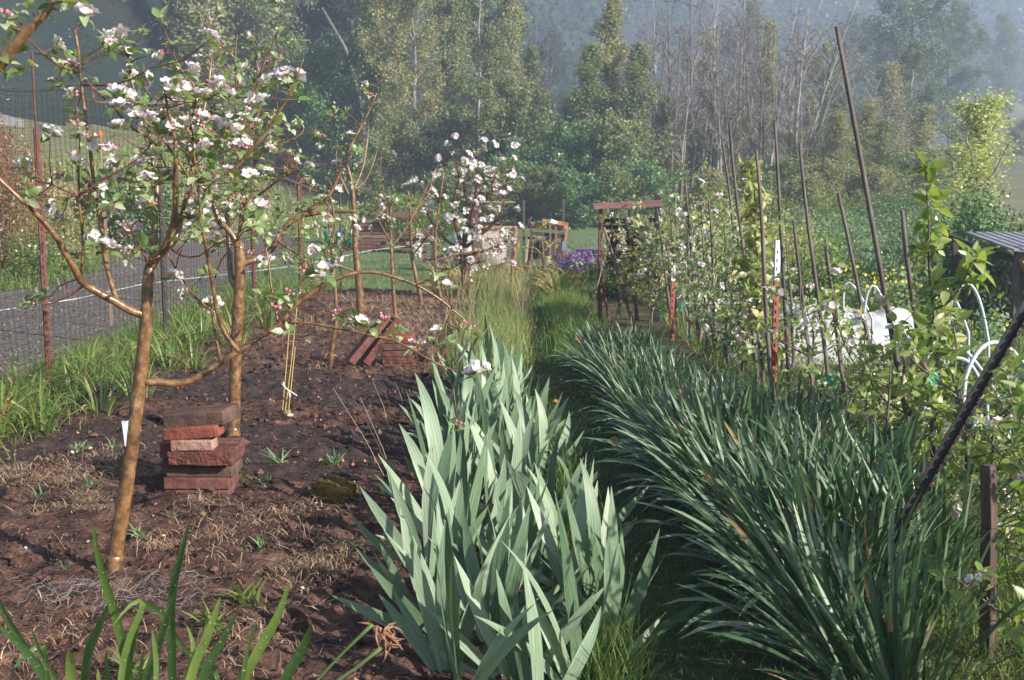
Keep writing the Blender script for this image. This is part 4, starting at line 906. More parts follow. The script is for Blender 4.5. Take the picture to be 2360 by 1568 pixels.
# ------------------------------------------------------------------ strap leaves
def strap(L=1, w=.1, bend=.6, fold=.25, seed=0, n=8, prof=None, twist=.0, kink=None, tip=0):
    """leaf of unit length along +Y, normal +Z, drooping towards -Z"""
    r = random.Random(seed); v = []; y = z = x = 0; a = 0; sx = r.uniform(-.05, .05)
    for k in range(n+1):
        t = k/n; pr = prof(t) if prof else (min(1, .55+t*2)*(1-max(0, (t-.55)/.45)**1.7))
        ww = w*.5*max(pr, .02); tw = twist*t
        for s in (-1, 0, 1): v.append((x+s*ww*math.cos(tw), y+s*ww*math.sin(tw)*math.sin(a), z+abs(s)*fold*ww+s*ww*math.sin(tw)*math.cos(a)))
        if kink and abs(t-kink) < .5/n: a += 1.5
        y += math.cos(a)*L/n; z -= math.sin(a)*L/n; x += sx/n; a += bend*(.3+1.4*t)/n
    f = []
    for k in range(n):
        b = 3*k; f += [(b, b+1, b+4, b+3), (b+1, b+2, b+5, b+4)]
    m = MB(); m.add(v, [np.array(f[:2*(n-tip)]), np.array(f[2*(n-tip):])], (0, 1)); return m
iprof = lambda t: (.62+.75*t if t < .5 else max(0, 1-((t-.5)/.5)**1.9))
IRIS = [mk(strap(1, .105, (0, .1, .25, .4, .6, .8, 1.0, .15, .5)[q], .14, q, 9, iprof, R.uniform(-.6, .6)), 'iris_leaf', M['iris_leaf']) for q in range(9)]+[mk(strap(1, .10, 1.7, .1, 50, 10, iprof, .3), 'iris_leaf', M['iris_leaf'])]
dprof = lambda t: (.75+.5*min(1, t*2))*(1 if t < .78 else max(.05, 1-((t-.78)/.22)**2))/1.25
DAFF = [mk(strap(1, .027, b, .3, 60+q, 9, dprof, R.uniform(-.8, .8), None, 0), 'daffodil_leaf', [M['daffodil_leaf'], M['dead_leaf']]) for q, b in enumerate((.05, .15, .3, .45, .6, .8, 1.1, 1.5))]
DAFFD = mk(strap(1, .027, .4, .3, 68, 9, dprof, .3, None, 2), 'daffodil_leaf', [M['daffodil_leaf'], M['dead_leaf']])
DAFFD2 = mk(strap(1, .02, .6, .3, 69, 8, dprof, .8), 'dry_leaf', M['dead_leaf'])
LILY = [mk(strap(1, .038, b, .35, 70+q, 10, lambda t: (1-t**3)*(.8+.3*min(1, t*3)), R.uniform(-.5, .5), None, int(q == 4)), 'lily_leaf', [M['lily_leaf'], M['dead_leaf']]) for q, b in enumerate((.8, 1.2, 1.6, 2.0, 2.4, 2.7))]
LILYD = mk(strap(1, .035, 1.9, .3, 79, 8, None, .8), 'dry_leaf', M['dead_leaf'])

def irx(y): return float(np.interp(y, [3.2, 4.2, 4.8, 5.8, 6.8, 8.6], [.05, .0, -.03, -.09, -.13, -.25]))
y = 3.25; k = 0
while y < 8.75:
    w = float(np.interp(y, [3.2, 4.8, 6, 7, 8.6], [.25, .23, .2, .18, .12]))
    for s in range(3 if y < 7 else 2):
        if s == 2 and R.random() < .3: continue
        x = irx(y)+w*((s-1)*.95 if y < 7 else (s-.5)*1.2)+R.uniform(-.08, .08); yy = y+R.uniform(-.08, .08); z = float(bedz(np.array(x), np.array(yy)))
        e = empty('iris_plant', (x, yy, z-.02), 'iris plant in the row between soil and grass path, broad grey green leaves', 'iris', 'iris plants of the row along the path')
        a = R.uniform(-.6, .6)+(0 if R.random() < .7 else 1.4); ax = Vector((math.cos(a), math.sin(a), 0)); nn = Vector((-math.sin(a), math.cos(a), 0))
        if nn.y > 0: nn = -nn
        nl = R.randint(5, 8); sz = R.uniform(.72, 1.15)
        for q in range(nl):
            t = (q/(nl-1)-.5)*2; ang = t*R.uniform(.4, 1.3)+R.uniform(-.07, .07); L = sz*(.56-.19*abs(t)+R.uniform(-.10, .06))*(1.0 if y < 8 else .9)
            d = Vector((0, 0, 1))*math.cos(ang)+ax*math.sin(ang)+nn*R.uniform(-.12, .16); me = IRIS[R.randrange(9)] if R.random() < .95 else IRIS[9]
            inst('leaf', me, frame(Vector((x, yy, z-.02))+ax*t*.035, d, nn+rvec()*.5+ax*.3, L, R.uniform(-.2, .2)), e)
    y += R.uniform(.17, .235)

def clump(name, label, cat, group, x, y, protos, n, L, tilt, dead=None, pd=.05, parts=True, bias=(0, 0), zz=None, spread=.08, lean0=.05):
    z = (float(bedz(np.array(x), np.array(y))) if zz is None else zz)
    e = empty(name, (x, y, z-.015), label, cat, group); it = []
    for q in range(n):
        a = R.random()*6.28; tl = lean0+tilt*R.random()**.8*(1.7 if R.random() < .1 else 1); r_ = spread*math.sqrt(R.random()); d = Vector((math.cos(a)*math.sin(tl)+bias[0]*R.uniform(.5, 1.5), math.sin(a)*math.sin(tl)+bias[1], math.cos(tl))).normalized()
        p = Vector((x+math.cos(a)*r_, y+math.sin(a)*r_, z-.015)); me = dead if (dead and R.random() < pd) else protos[min(len(protos)-1, int(len(protos)*min(.999, (tl/max(.01, tilt+lean0))*.6+R.random()*.5)))]
        out = Vector((math.cos(a), math.sin(a), 0)); up = Vector((0, 0, 1)) if tl > .15 else -out
        up = (Vector((0, 0, 1))*.6-out).normalized()
        it.append((me, frame(p, d, up, L*R.uniform(.7, 1.15), R.uniform(-.25, .25))))
    if parts:
        for me, Mx in it: inst('leaf', me, Mx, e)
    else:
        joined('leaves', [x for x in it if x[0] in protos], list(protos[0].materials), e)
        joined('dry_leaves', [x for x in it if x[0] not in protos], list(dead.materials) if dead else M['dead_leaf'], e)
    return e
def dfx(y): return np.interp(y, [3, 4.3, 5, 6, 7.6, 9.4], [1.22, 1.25, 1.21, 1.09, .91, .83]), np.interp(y, [3, 4.3, 5, 6, 7.6, 9.4], [.16, .22, .23, .19, .14, .11])
y = 3.05
while y < 9.45:
    c, w = dfx(y); n = 4 if y < 6 else 3
    for s in range(n):
        u = (s/(n-1)-.5)*2; x = float(c+w*u+R.uniform(-.05, .05)); yy = y+R.uniform(-.08, .08)
        if yy < 3.85 and x > 1.12: continue
        clump('daffodil_clump', 'clump of dark blue green daffodil leaves in the long row beside the path', 'daffodil', 'daffodil clumps in the row along the path', x, yy, DAFF, 74 if y < 7 else 58,
              .55 if y < 6 else .42, float(np.interp(y, [4, 7, 9.4], [.56, .48, .40])), DAFFD, .022, y < 5.6, (-.10-.26*max(0, -u), -.02), lean0=.03, spread=.10)
    y += .25 if y < 6.5 else .30
# daylilies at the fence
for k in range(46):
    y = 5.6+k*.235+R.uniform(-.1, .1); x = -3.05+R.uniform(-.35, .25)+(.1 if y > 8 else -.1)
    if y > 16: break
    clump('daylily_clump', 'clump of arching bright green daylily leaves at the foot of the net fence', 'daylily', 'daylilies along the net fence', x, y, LILY, 34, .42 if y < 8 else .34, .65, LILYD, .08, y < 8.6, spread=.10)
for x, y in ((-2.75, 6.9), (-2.6, 7.5), (-2.95, 6.2), (-2.55, 8.1), (-2.5, 9.4), (-2.45, 10.6), (-2.4, 11.8)):
    clump('daylily_clump', 'clump of arching bright green daylily leaves at the foot of the net fence', 'daylily', 'daylilies along the net fence', x, y, LILY, 26, .42, .7, LILYD, .1, y < 8.6, spread=.10)

# near daylily at the bottom left, leaf by leaf
def ribbon(name, pts, W, mt, parent, Y0, Y1=None, fold=.25, n=14):
    Y1 = Y0 if Y1 is None else Y1; q = [P(p[0], p[1], Y0+(Y1-Y0)*i/(len(pts)-1)) for i, p in enumerate(pts)]
    o, _ = smooth_path(q, [1]*len(q), .03); o = np.array(o); n = len(o); t = np.gradient(o, axis=0); t /= np.linalg.norm(t, axis=1)[:, None]
    view = np.array([R.uniform(-.5, .5), -1, R.uniform(.1, .5)]); s = np.cross(t, view); s /= np.linalg.norm(s, axis=1)[:, None]; nn = np.cross(s, t)
    u = np.linspace(0, 1, n); w = W*.5*(1-(1-np.clip(u/.35, 0, 1))**2.2)*1.0+.0004   # tip first
    V = np.stack([o-s*w[:, None]+nn*(w*fold)[:, None], o, o+s*w[:, None]+nn*(w*fold)[:, None]], 1).reshape(-1, 3)
    f = []
    for k in range(n-1):
        b = 3*k; f += [(b, b+1, b+4, b+3), (b+1, b+2, b+5, b+4)]
    m = MB(); m.add(V, np.array(f)); ob = m.build(name, M[mt], parent, smooth=True)
    return ob, o, s, nn
e = empty('daylily', (-.85, 3.0, -.02), 'large dewy daylily in the bottom left corner, long green leaves rising before the soil', 'daylily')
dew = MB()
FL = [([(212, 1200), (236, 1320), (268, 1420), (298, 1560), (330, 1800)], .026, 2.9), ([(438, 1200), (408, 1320), (396, 1400), (398, 1540), (400, 1800)], .024, 2.85), ([(403, 1362), (372, 1470), (330, 1600), (300, 1800)], .025, 2.8),
      ([(668, 1338), (640, 1420), (585, 1520), (530, 1640), (500, 1800)], .024, 2.8), ([(720, 1438), (700, 1490), (650, 1580), (590, 1700)], .025, 2.9), ([(-20, 1335), (15, 1420), (70, 1510), (130, 1620), (160, 1800)], .026, 2.9),
      ([(508, 1376), (480, 1460), (440, 1560), (400, 1760)], .022, 2.8), ([(548, 1408), (510, 1480), (460, 1580), (420, 1760)], .020, 2.75), ([(252, 1385), (228, 1450), (205, 1510), (195, 1620), (200, 1800)], .032, 2.95),
      ([(262, 1440), (300, 1395), (330, 1392), (290, 1500), (270, 1640), (250, 1800)], .016, 2.9), ([(530, 1640), (480, 1550), (420, 1490), (370, 1410), (330, 1392)], .018, 2.9), ([(70, 1440), (100, 1520), (150, 1620), (170, 1800)], .018, 2.85),
      ([(160, 1495), (165, 1560), (175, 1700)], .026, 2.8), ([(-20, 1430), (40, 1480), (100, 1560), (140, 1700)], .020, 2.8), ([(245, 1498), (250, 1590), (260, 1760)], .016, 2.85), ([(430, 1440), (445, 1500), (420, 1600), (380, 1760)], .014, 2.95),
      ([(10, 1568), (60, 1510), (100, 1490), (105, 1560), (110, 1700)], .014, 2.9), ([(595, 1420), (570, 1500), (556, 1600), (540, 1760)], .010, 2.8), ([(110, 1540), (112, 1600), (120, 1700)], .014, 2.7), ([(350, 1450), (360, 1540), (350, 1700)], .012, 2.7), ([(330, 1500), (318, 1600), (310, 1750)], .010, 2.7), ([(225, 1540), (230, 1600), (235, 1700)], .012, 2.7),
      ([(320, 1440), (300, 1540), (290, 1700)], .015, 3.0), ([(470, 1500), (500, 1560), (520, 1680)], .012, 2.9)]
for i, (pts, W, Y0) in enumerate(FL):
    ob, o, s, nn = ribbon('leaf', pts, W, 'front_lily_leaf' if i % 3 else 'lily_leaf', e, Y0, Y0+.12)
    for k in range(18):
        q = R.randrange(2, len(o)-2); c = o[q]+s[q]*R.uniform(-.4, .4)*W+nn[q]*.0015; blob(dew, c, R.uniform(.0004, .0015), 0, k=5, rings=3)
dew.build('dew_drops', M['dew'], e, smooth=True)['kind'] = 'stuff'
for pts in ([(858, 1440), (800, 1495), (720, 1580), (600, 1720)], [(880, 1492), (820, 1540), (740, 1600), (620, 1740)]):
    m = MB(); o, ro = smooth_path([P(x, y, 2.95) for x, y in pts], [.006, .004, .004, .004], .04); m.tube(o, ro, 7); m.build('flower_stem', M['front_lily_leaf'], e, smooth=True)
m = MB()
for k in range(24):
    p = P(872+R.uniform(-14, 16), 1462+R.uniform(-18, 12), 2.95+R.uniform(-.01, .02)); pts = [p]; d = Vector((R.uniform(-.1, 1), R.uniform(-.4, .4), R.uniform(-1.2, .2))).normalized()
    for q in range(5): p = p+d*.013; d = (d+rvec()*.5).normalized(); pts.append(p)
    m.tube(pts, [.0025, .004, .0022, .0035, .002, .001], 5)
m.build('wilted_flower', mat('wilted', [(.12, .06, .04), (.28, .14, .09), (.42, .26, .18)], 60, .8, .2, .5), e, smooth=True)

# ------------------------------------------------------------------ ground cover and litter
def zof(x, y): return bedz(np.asarray(x), np.asarray(y))
def scat(n, x0, x1, y0, y1, cond=None, seed=0):
    x = NR.uniform(x0, x1, n); y = NR.uniform(y0, y1, n)
    if cond is not None: k = cond(x, y); x = x[k]; y = y[k]
    return x, y, zof(x, y)
# clods
x, y, z = scat(22000, -3.4, .1, 2.6, 13, lambda x, y: bed(x, y) & (NR.random(len(x)) < np.clip(7/y, .1, 1)**1.2)); m = MB()
ico = np.array([[0, 0, 1], [.9, 0, .4], [.28, .85, .4], [-.72, .53, .4], [-.72, -.53, .4], [.28, -.85, .4], [0, 0, -.6]]); icf = np.array([[0, 1, 2], [0, 2, 3], [0, 3, 4], [0, 4, 5], [0, 5, 1], [6, 2, 1], [6, 3, 2], [6, 4, 3], [6, 5, 4], [6, 1, 5]])
n = len(x); s = NR.uniform(.003, .009, n)*(1+2.0*(NR.random(n) < .06)); V = ico[None]*s[:, None, None]*NR.uniform(.6, 1.3, (n, 7, 1))*NR.uniform(.7, 1.3, (n, 1, 3)); ca = NR.random(n)*6.28
V = np.stack([V[..., 0]*np.cos(ca)[:, None]-V[..., 1]*np.sin(ca)[:, None], V[..., 0]*np.sin(ca)[:, None]+V[..., 1]*np.cos(ca)[:, None], V[..., 2]], -1)+np.stack([x, y, z+s*.2], -1)[:, None]
m.add(V.reshape(-1, 3), (np.arange(n)[:, None, None]*7+icf[None]).reshape(-1, 3), 0, np.repeat(NR.random(n), 7)); tag(m.build('soil_clods', M['clod']), kind='stuff')
def litter(name, x, y, z, L, W, mt, flat=1.35, curl=.5):
    m = MB(); n = len(x); blades(m, np.stack([x, y, z+.004], 1), L, W, NR.normal(flat, .28, n), NR.random(n)*6.28, curl, seg=3); tag(m.build(name, M[mt]), kind='stuff')
def patch(x, y, f, th, sd=50): return vnoise(x*f, y*f*1.5, sd)+.5*vnoise(x*f*3, y*f*3, sd+1) > th
x, y, z = scat(15000, -3.4, .0, 2.7, 12.5, lambda x, y: bed(x, y) & ~tilled(x, y) & patch(x, y, 1.9, .84)); litter('straw_litter', x, y, z, NR.uniform(.03, .13, len(x)), NR.uniform(.0015, .0035, len(x)), 'straw', 1.5, .2)
x, y, z = scat(9000, -3.0, -1.6, 5.2, 6.1, lambda x, y: patch(x, y, 3, .7, 8)); litter('straw_litter', x, y, z, NR.uniform(.03, .12, len(x)), .003, 'straw')
x, y, z = scat(15000, -2.3, .1, 11.2, 15.6, lambda x, y: patch(x, y, 1.1, .62, 60)); litter('straw_mulch', x, y, z, NR.uniform(.06, .2, len(x)), NR.uniform(.003, .007, len(x)), 'straw', 1.2)
x, y, z = scat(5000, -2.6, -.1, 9.0, 11.6, lambda x, y: patch(x, y, 1.5, .75, 61)); litter('straw_mulch', x, y, z, NR.uniform(.05, .15, len(x)), NR.uniform(.003, .006, len(x)), 'straw', 1.3)
# tangles of dry roots
for px, py, n, s in ((745, 1300, 420, .16), (800, 1285, 220, .1), (700, 1330, 220, .13), (350, 1275, 60, .06), (470, 1170, 90, .1), (640, 1210, 120, .15), (700, 1195, 160, .18), (90, 1080, 200, .25), (170, 1110, 200, .2), (240, 1060, 160, .2), (560, 1480, 200, .2), (130, 1480, 220, .25), (480, 1250, 160, .25)):
    c = G(px, py); m = MB(); x = c.x+NR.normal(size=n)*s*.55; y = c.y+NR.normal(size=n)*s*.8; z = zof(x, y)+NR.random(n)*.03
    blades(m, np.stack([x, y, z], 1), NR.uniform(.05, .14, n), NR.uniform(.0022, .0045, n), NR.normal(1.1, .35, n), NR.random(n)*6.28, 1.5, seg=5)
    tag(m.build('dry_root_tangle', M['straw']), kind='stuff')
# fallen leaves, shell bits
x, y, z = scat(900, -3.3, .1, 2.8, 10); m = MB(); cards(m, np.stack([x, y, z+.008], 1), NR.uniform(.02, .045, len(x)), asp=.7, updown=.3); tag(m.build('fallen_leaves', M['clod']), kind='stuff')
x, y, z = scat(50, -3.2, .1, 2.8, 7.5); m = MB(); cards(m, np.stack([x, y, z+.008], 1), NR.uniform(.02, .045, len(x)), asp=.7, updown=.3); tag(m.build('fallen_leaves', M['dead_leaf']), kind='stuff')
x, y, z = scat(240, -3.2, .1, 2.8, 9); m = MB(); cards(m, np.stack([x, y, z+.006], 1), NR.uniform(.006, .018, len(x)), asp=.8, updown=.3); tag(m.build('shell_bits', M['shell']), kind='stuff')
for px, py, s in ((168, 1050, .022), (62, 1272, .018), (700, 1365, .02), (655, 1448, .016), (270, 1425, .02), (745, 1530, .02), (925, 1565, .014)):
    c = G(px, py); m = MB(); petal_ring(m, .4, s, px, 0, 3); o = m.build('shell_fragment', M['shell']); o.location = c+Vector((0, 0, .008)); tag(o, 'pale shell fragment lying on the bare brown soil', 'shell', 'pale shell fragments on the soil')
# onion sets
m = MB(); blob(m, (0, 0, 0), .5, 0, (1, 1, 1.0)); m.tube([(0, 0, .3), (.05, 0, 1.0)], [.2, .03], 5); om = mk(m, 'onion_set', M['onion'])
for k in range(75):
    if k < 40: y = R.choice([8.0, 8.3, 8.6, 8.9])+R.uniform(-.05, .05); x = R.uniform(-2.9, -.45)
    else: y = R.choice([6.15, 6.45, 6.75, 7.05])+R.uniform(-.05, .05); x = R.uniform(-2.6, -.4)
    s = R.uniform(.014, .022); o = inst('onion_set', om, Matrix.Translation((x, y, float(zof(x, y))+s*.2)) @ Euler((R.uniform(-.4, .4), R.uniform(-.4, .4), 0)).to_matrix().to_4x4() @ Matrix.Diagonal((s, s, s, 1)), None)
    tag(o, 'small orange red onion set poking out of the dark tilled soil', 'onion', 'onion sets planted in the dark soil strips')
# weeds
def weed(px, py, n, s, mt='weed'):
    c = G(px, py); m = MB(); x = c.x+NR.normal(size=n)*s*.15; y = c.y+NR.normal(size=n)*s*.15
    blades(m, np.stack([x, y, zof(x, y)], 1), NR.uniform(.5, 1.1, n)*s, NR.uniform(.06, .13, n)*s, NR.uniform(.3, 1.25, n), NR.random(n)*6.28, .4, seg=3); return m.build('weed_tuft', M[mt])
WL = [(330, 1255, 26, .10, 'weed', 'pale grassy weed with dry roots right of the nearest apple trunk'), (770, 1075, 30, .12, 'weed', 'grey green weed on the soil right of the second apple trunk'), (640, 1075, 26, .12, 'weed', 'low green weed between the second apple trunk and the mossy brick'), (615, 1110, 22, .09, 'weed', 'weed just right of the front brick stack'), (880, 1130, 16, .08, 'weed', 'small upright weed between mossy brick and iris row'),
      (205, 1135, 24, .09, 'weed', 'low weed left of the nearest apple trunk, near the brick stack level'), (180, 1040, 30, .12, 'weed', 'grey weed patch left of the nearest apple trunk by the daylilies'), (265, 1040, 26, .10, 'weed', 'green weed patch close behind the nearest apple trunk'), (470, 1140, 12, .06, 'weed', 'tiny seedling sprouting at the foot of the front brick stack'), (540, 1110, 14, .12, 'grass', 'grass tuft at the right side of the front brick stack'),
      (400, 1205, 18, .06, 'weed', 'small seedling in front of the brick stack'), (600, 1265, 18, .07, 'weed', 'small bluish weed in front of the mossy brick'), (150, 1320, 18, .05, 'weed', 'tiny weed at the far left of the bare soil'), (500, 1460, 22, .14, 'grass', 'thin grass tuft behind the dewy daylily leaves'), (90, 1150, 22, .08, 'weed', 'small weed at the left edge of the soil'), (560, 1390, 16, .16, 'grass', 'tall grass tuft right behind the dewy daylily'), (310, 1560, 20, .12, 'grass', 'grass tuft among the dewy daylily leaves')]
for px, py, n, s, mt, lab in WL: tag(weed(px, py, n, s, mt), lab, 'weed')
# grass on path, verge and lawn
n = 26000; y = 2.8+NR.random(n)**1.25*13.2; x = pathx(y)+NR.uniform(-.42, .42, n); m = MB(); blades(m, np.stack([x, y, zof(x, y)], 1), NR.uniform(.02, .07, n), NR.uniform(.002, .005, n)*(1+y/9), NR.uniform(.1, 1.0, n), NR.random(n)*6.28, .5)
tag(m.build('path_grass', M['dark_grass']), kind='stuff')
n = 2600; y = 3.0+NR.random(n)*4; x = pathx(y)-.17+NR.normal(size=n)*.05; m = MB(); k = patch(x, y, 2.2, .75, 77); x = x[k]; y = y[k]; n = len(x)
blades(m, np.stack([x, y, zof(x, y)], 1), NR.uniform(.10, .28, n), NR.uniform(.003, .005, n), NR.uniform(0, .6, n), NR.random(n)*6.28, .35, seg=3); tag(m.build('verge_grass', M['grass']), kind='stuff')
n = 10000; y = 8.8+NR.random(n)*7.6; x = NR.normal(-.12, .2, n)+.03*(y-10); m = MB(); k = patch(x, y, 1.8, .45, 78) & (x < pathx(y)-.20); x = x[k]; y = y[k]; n = len(x)
blades(m, np.stack([x, y, zof(x, y)], 1), NR.uniform(.08, .36, n), NR.uniform(.003, .007, n), NR.uniform(0, .4, n), NR.random(n)*6.28, .3, seg=2); tag(m.build('tall_grass', M['tall_grass']), kind='stuff')
n = 7000; y = 9.5+NR.random(n)*6; x = NR.normal(.62, .14, n); m = MB(); blades(m, np.stack([x, y, zof(x, y)], 1), NR.uniform(.06, .22, n), NR.uniform(.004, .01, n), NR.uniform(0, .8, n), NR.random(n)*6.28, .5, seg=2); tag(m.build('verge_grass', M['grass']), kind='stuff')
n = 26000; y = 15.3+NR.random(n)**1.5*14; x = NR.uniform(-4.6, 6, n); z = terr(x, y)-sink(x, y)+.01; m = MB(); blades(m, np.stack([x, y, z], 1), NR.uniform(.03, .09, n), NR.uniform(.006, .014, n), NR.uniform(0, .8, n), NR.random(n)*6.28, .3); tag(m.build('lawn_grass', M['lawn_grass']), kind='stuff')
n = 14000; y = 5.5+NR.random(n)*12; x = -3.35+NR.normal(size=n)*.28+(y > 13)*(y-13)*.12; m = MB(); z = np.where(x > -3.75, zof(x, y), -.08); blades(m, np.stack([x, y, z], 1), NR.uniform(.05, .26, n), NR.uniform(.003, .007, n), NR.uniform(0, .8, n), NR.random(n)*6.28, .4); tag(m.build('verge_grass', M['grass']), kind='stuff')
n = 9000; y = 16.5+NR.random(n)*5; x = -7.6+NR.normal(size=n)*.4-.1*(y-17); x = np.concatenate([x, NR.uniform(-16, -7.5, n)]); y = np.concatenate([y, NR.uniform(11, 30, n)]); n *= 2; m = MB(); z = terr(x, y)-sink(x, y); blades(m, np.stack([x, y, z], 1), NR.uniform(.06, .4, n), NR.uniform(.008, .018, n), NR.uniform(0, .8, n), NR.random(n)*6.28, .4); tag(m.build('slope_grass', M['grass']), kind='stuff')
n = 12000; y = NR.uniform(32, 47, n); x = NR.uniform(-13, -2, n); m = MB(); z = terr(x, y); blades(m, np.stack([x, y, z], 1), NR.uniform(.1, .55, n), NR.uniform(.02, .045, n), NR.uniform(0, .7, n), NR.random(n)*6.28, .4); tag(m.build('tall_grass', M['tall_grass']), kind='stuff')
x = NR.uniform(-9, -3.8, 7000); y = 5+NR.random(7000)**1.4*16; k = (x > road_edges(y)[0]) & (x < road_edges(y)[1]); x = x[k]; y = y[k]; n = len(x); m = MB(); s = NR.uniform(.005, .016, n)
V = ico[None]*s[:, None, None]*NR.uniform(.7, 1.2, (n, 7, 3))+np.stack([x, y, terr(x, y)-sink(x, y)+.022], -1)[:, None]; m.add(V.reshape(-1, 3), (np.arange(n)[:, None, None]*7+icf[None]).reshape(-1, 3), 0, np.repeat(NR.random(n), 7)); tag(m.build('road_pebbles', M['pebble']), kind='stuff')
# yellowing daffodils and stubble behind the bed
for k in range(46):
    px = R.uniform(1000, 1350); y = R.uniform(14.6, 18.2); x = (px-1180)/FP*y
    if abs(x-.35) < .12 and y < 16: continue
    clump('daffodil_clump', 'fading yellow daffodil clump in the patch in front of the shed and metal sheet', 'daffodil', 'fading daffodils at the back of the bed', x, y, LILY[:4], 26, .42, .6, LILYD, .45, False, zz=0, spread=.12)
# grass beneath the orchard row
n = 30000; y = 3+NR.random(n)**1.2*13; x = NR.uniform(1.55, 5.5, n); m = MB(); blades(m, np.stack([x, y, zof(x, y)], 1), NR.uniform(.05, .25, n), NR.uniform(.004, .010, n), NR.uniform(0, .9, n), NR.random(n)*6.28, .5, seg=2); tag(m.build('orchard_grass', M['grass']), kind='stuff')
n = 9000; y = 2.9+NR.random(n)*3.2; x = NR.uniform(1.15, 2.6, n); m = MB(); blades(m, np.stack([x, y, zof(x, y)], 1), NR.uniform(.04, .2, n), NR.uniform(.003, .007, n), NR.uniform(0, 1.1, n), NR.random(n)*6.28, .6, seg=2); tag(m.build('orchard_grass', M['grass']), kind='stuff')
x, y, z = scat(5000, 1.2, 3.4, 3, 9); litter('straw_litter', x, y, z, NR.uniform(.03, .13, len(x)), .004, 'straw', 1.4)
# chicken wire crumpled round the trunk foot
m = MB(); c = G(262, 1385); s = .022
for i in range(-7, 9):
    for j in range(-5, 6):
        hx = c.x+.02+i*s*1.73+(j % 2)*s*.866; hy = c.y-.02+j*s*1.5
        for a in (pi/6, pi/2, 5*pi/6):
            def wp(x, y): return (x+.02*math.sin(y*31), y+.02*math.sin(x*37), float(zof(x, y))+.02+.03*math.sin(x*23+y*9)**2)
            a0 = (hx+s*math.cos(a), hy+s*math.sin(a)); a1 = (hx+s*math.cos(a+pi/3), hy+s*math.sin(a+pi/3)); m.tube([wp(*a0), wp(*a1)], .0007, 3, cap=False)
tag(m.build('chicken_wire', M['wire']), 'crumpled grey chicken wire round the foot of the nearest apple trunk', 'chicken wire')
# thin dead stalks by the iris row
for k, (a, b, Y0) in enumerate([((768, 895), (912, 1150), 5.9), ((805, 900), (920, 1140), 6.1), ((830, 915), (925, 1160), 6.2), ((872, 880), (905, 960), 7.6), ((905, 870), (935, 960), 7.8), ((925, 860), (945, 950), 7.8), ((860, 880), (900, 1000), 7.2), ((1255, 690), (1300, 760), 12)]):
    m = MB(); A = P(a[0], a[1], Y0+.1); B = P(b[0], b[1], Y0); m.tube([B+(B-A)*.5, B, (A+B)/2+Vector((.01, 0, .01)), A], [.0022, .002, .0016, .001], 4)
    tag(m.build('dead_stalk', M['twig'] if k % 2 else M['pale_stick']), 'thin dead stalk leaning left over the soil beside the irises', 'stalk', 'dead stalks beside the iris row')
m = MB()
for k in range(90):
    y = R.uniform(11, 15.5); x = R.uniform(-.7, .25); a = Vector((x, y, 0)); d = Vector((R.uniform(-.3, .3), 0, 1)).normalized(); L = R.uniform(.3, .75); m.tube([a, a+d*L*.5, a+d*L+Vector((R.uniform(-.05, .05), 0, 0))], [.003, .0025, .0015], 3, cap=False)
tag(m.build('dry_stalks', M['straw']), kind='stuff')
# lime green leaves (a young currant) in the iris row
for px, py, Y0, lab in ((1215, 990, 6.6, 'lime green leafy seedling rising from the iris row'), (1262, 1050, 6.1, 'lower lime green leafy plant at the path side of the irises')):
    t = Tree('leafy_plant', Y0, (px, py+90), lab, None, 'young_bark', 'lime', 'lime', .06, .02, px, 'plant'); o = t.limb([(px, py+140), (px+3, py+60), (px, py)], .004, .002, 'stem'); t.along(o, 14, 'l', .3, 1, .07); t.finish(120)
for px, py in ((1255, 968), (1415, 1012), (1280, 925), (1420, 1030), (1368, 915), (1435, 960)):
    m = MB(); blob(m, (0, 0, 0), .014, 0, (1.6, 1, 1)); Y0 = gY(py)*.97; o = m.build('marigold_bud', M['orange_flower'], smooth=True); o.location = P(px, py, Y0); m2 = MB(); q = P(px, py, Y0)
    st = MB(); st.tube([(0, 0, 0), (.01, .01, -q.z*.5), (.02, .0, -q.z)], .0018, 4); c = st.build('stem', M['grass'], o, world=False); tag(o, 'small closed orange flower at the shady edge of the path', 'flower', 'orange flowers along the path')

# ------------------------------------------------------------------ net fence, left
FX = [5.0, 8.6, 10.9, 17.3]; FXX = [-3.75, -3.40, -3.20, -3.07]
def fx(y): return float(np.interp(y, FX, FXX))
fe = empty('net_fence', (fx(8), 8, 0), 'tall black net fence on steel posts between the bed and the gravel road', 'fence')
m = MB(); ys = np.arange(5.0, 17.31, .045)
def net_z(y): return 2.12+.05*math.sin(y*2.1)
for y in ys:
    zt = net_z(y); w = .012*math.sin(y*40); pts = [(fx(y)+.01*math.sin(y*7+z_*5)+.012*(y % .09 > .045), y+.01*math.sin(z_*9+y*3), z_) for z_ in np.linspace(-.02, zt, 8)]; m.tube(pts, .0011, 3, cap=False)
zz = np.arange(0.02, 2.14, .045); yk = np.arange(5.0, 17.31, .35)
for z_ in zz: m.tube([(fx(y)+.01*math.sin(y*7+z_*5), y, z_*(net_z(y)/2.12)) for y in yk], .0011, 3, cap=False)
m.build('netting', M['netting'], fe)['kind'] = 'stuff'
m = MB(); m.tube([(fx(y), y, net_z(y)) for y in yk], .003, 4); m.build('top_wire', M['netting'], fe)
def tpost(mb, mb2, x, y, z0, z1, s=1.0, studs=True, rz=0):
    """T shaped steel post: flange, web and a row of studs"""
    c = math.cos(rz); n = math.sin(rz); rot = (0, 0, rz); zc = (z0+z1)/2; h = z1-z0
    mb.box((x, y, zc), (.036*s, .005, h), rot); mb.box((x-n*.018*s, y+c*.018*s, zc), (.006, .032*s, h-.002), rot)
    if studs:
        q = z0+.08
        while q < z1-.03: mb2.box((x+n*.006, y-c*.006, q), (.012*s, .010, .022), rot); q += .055
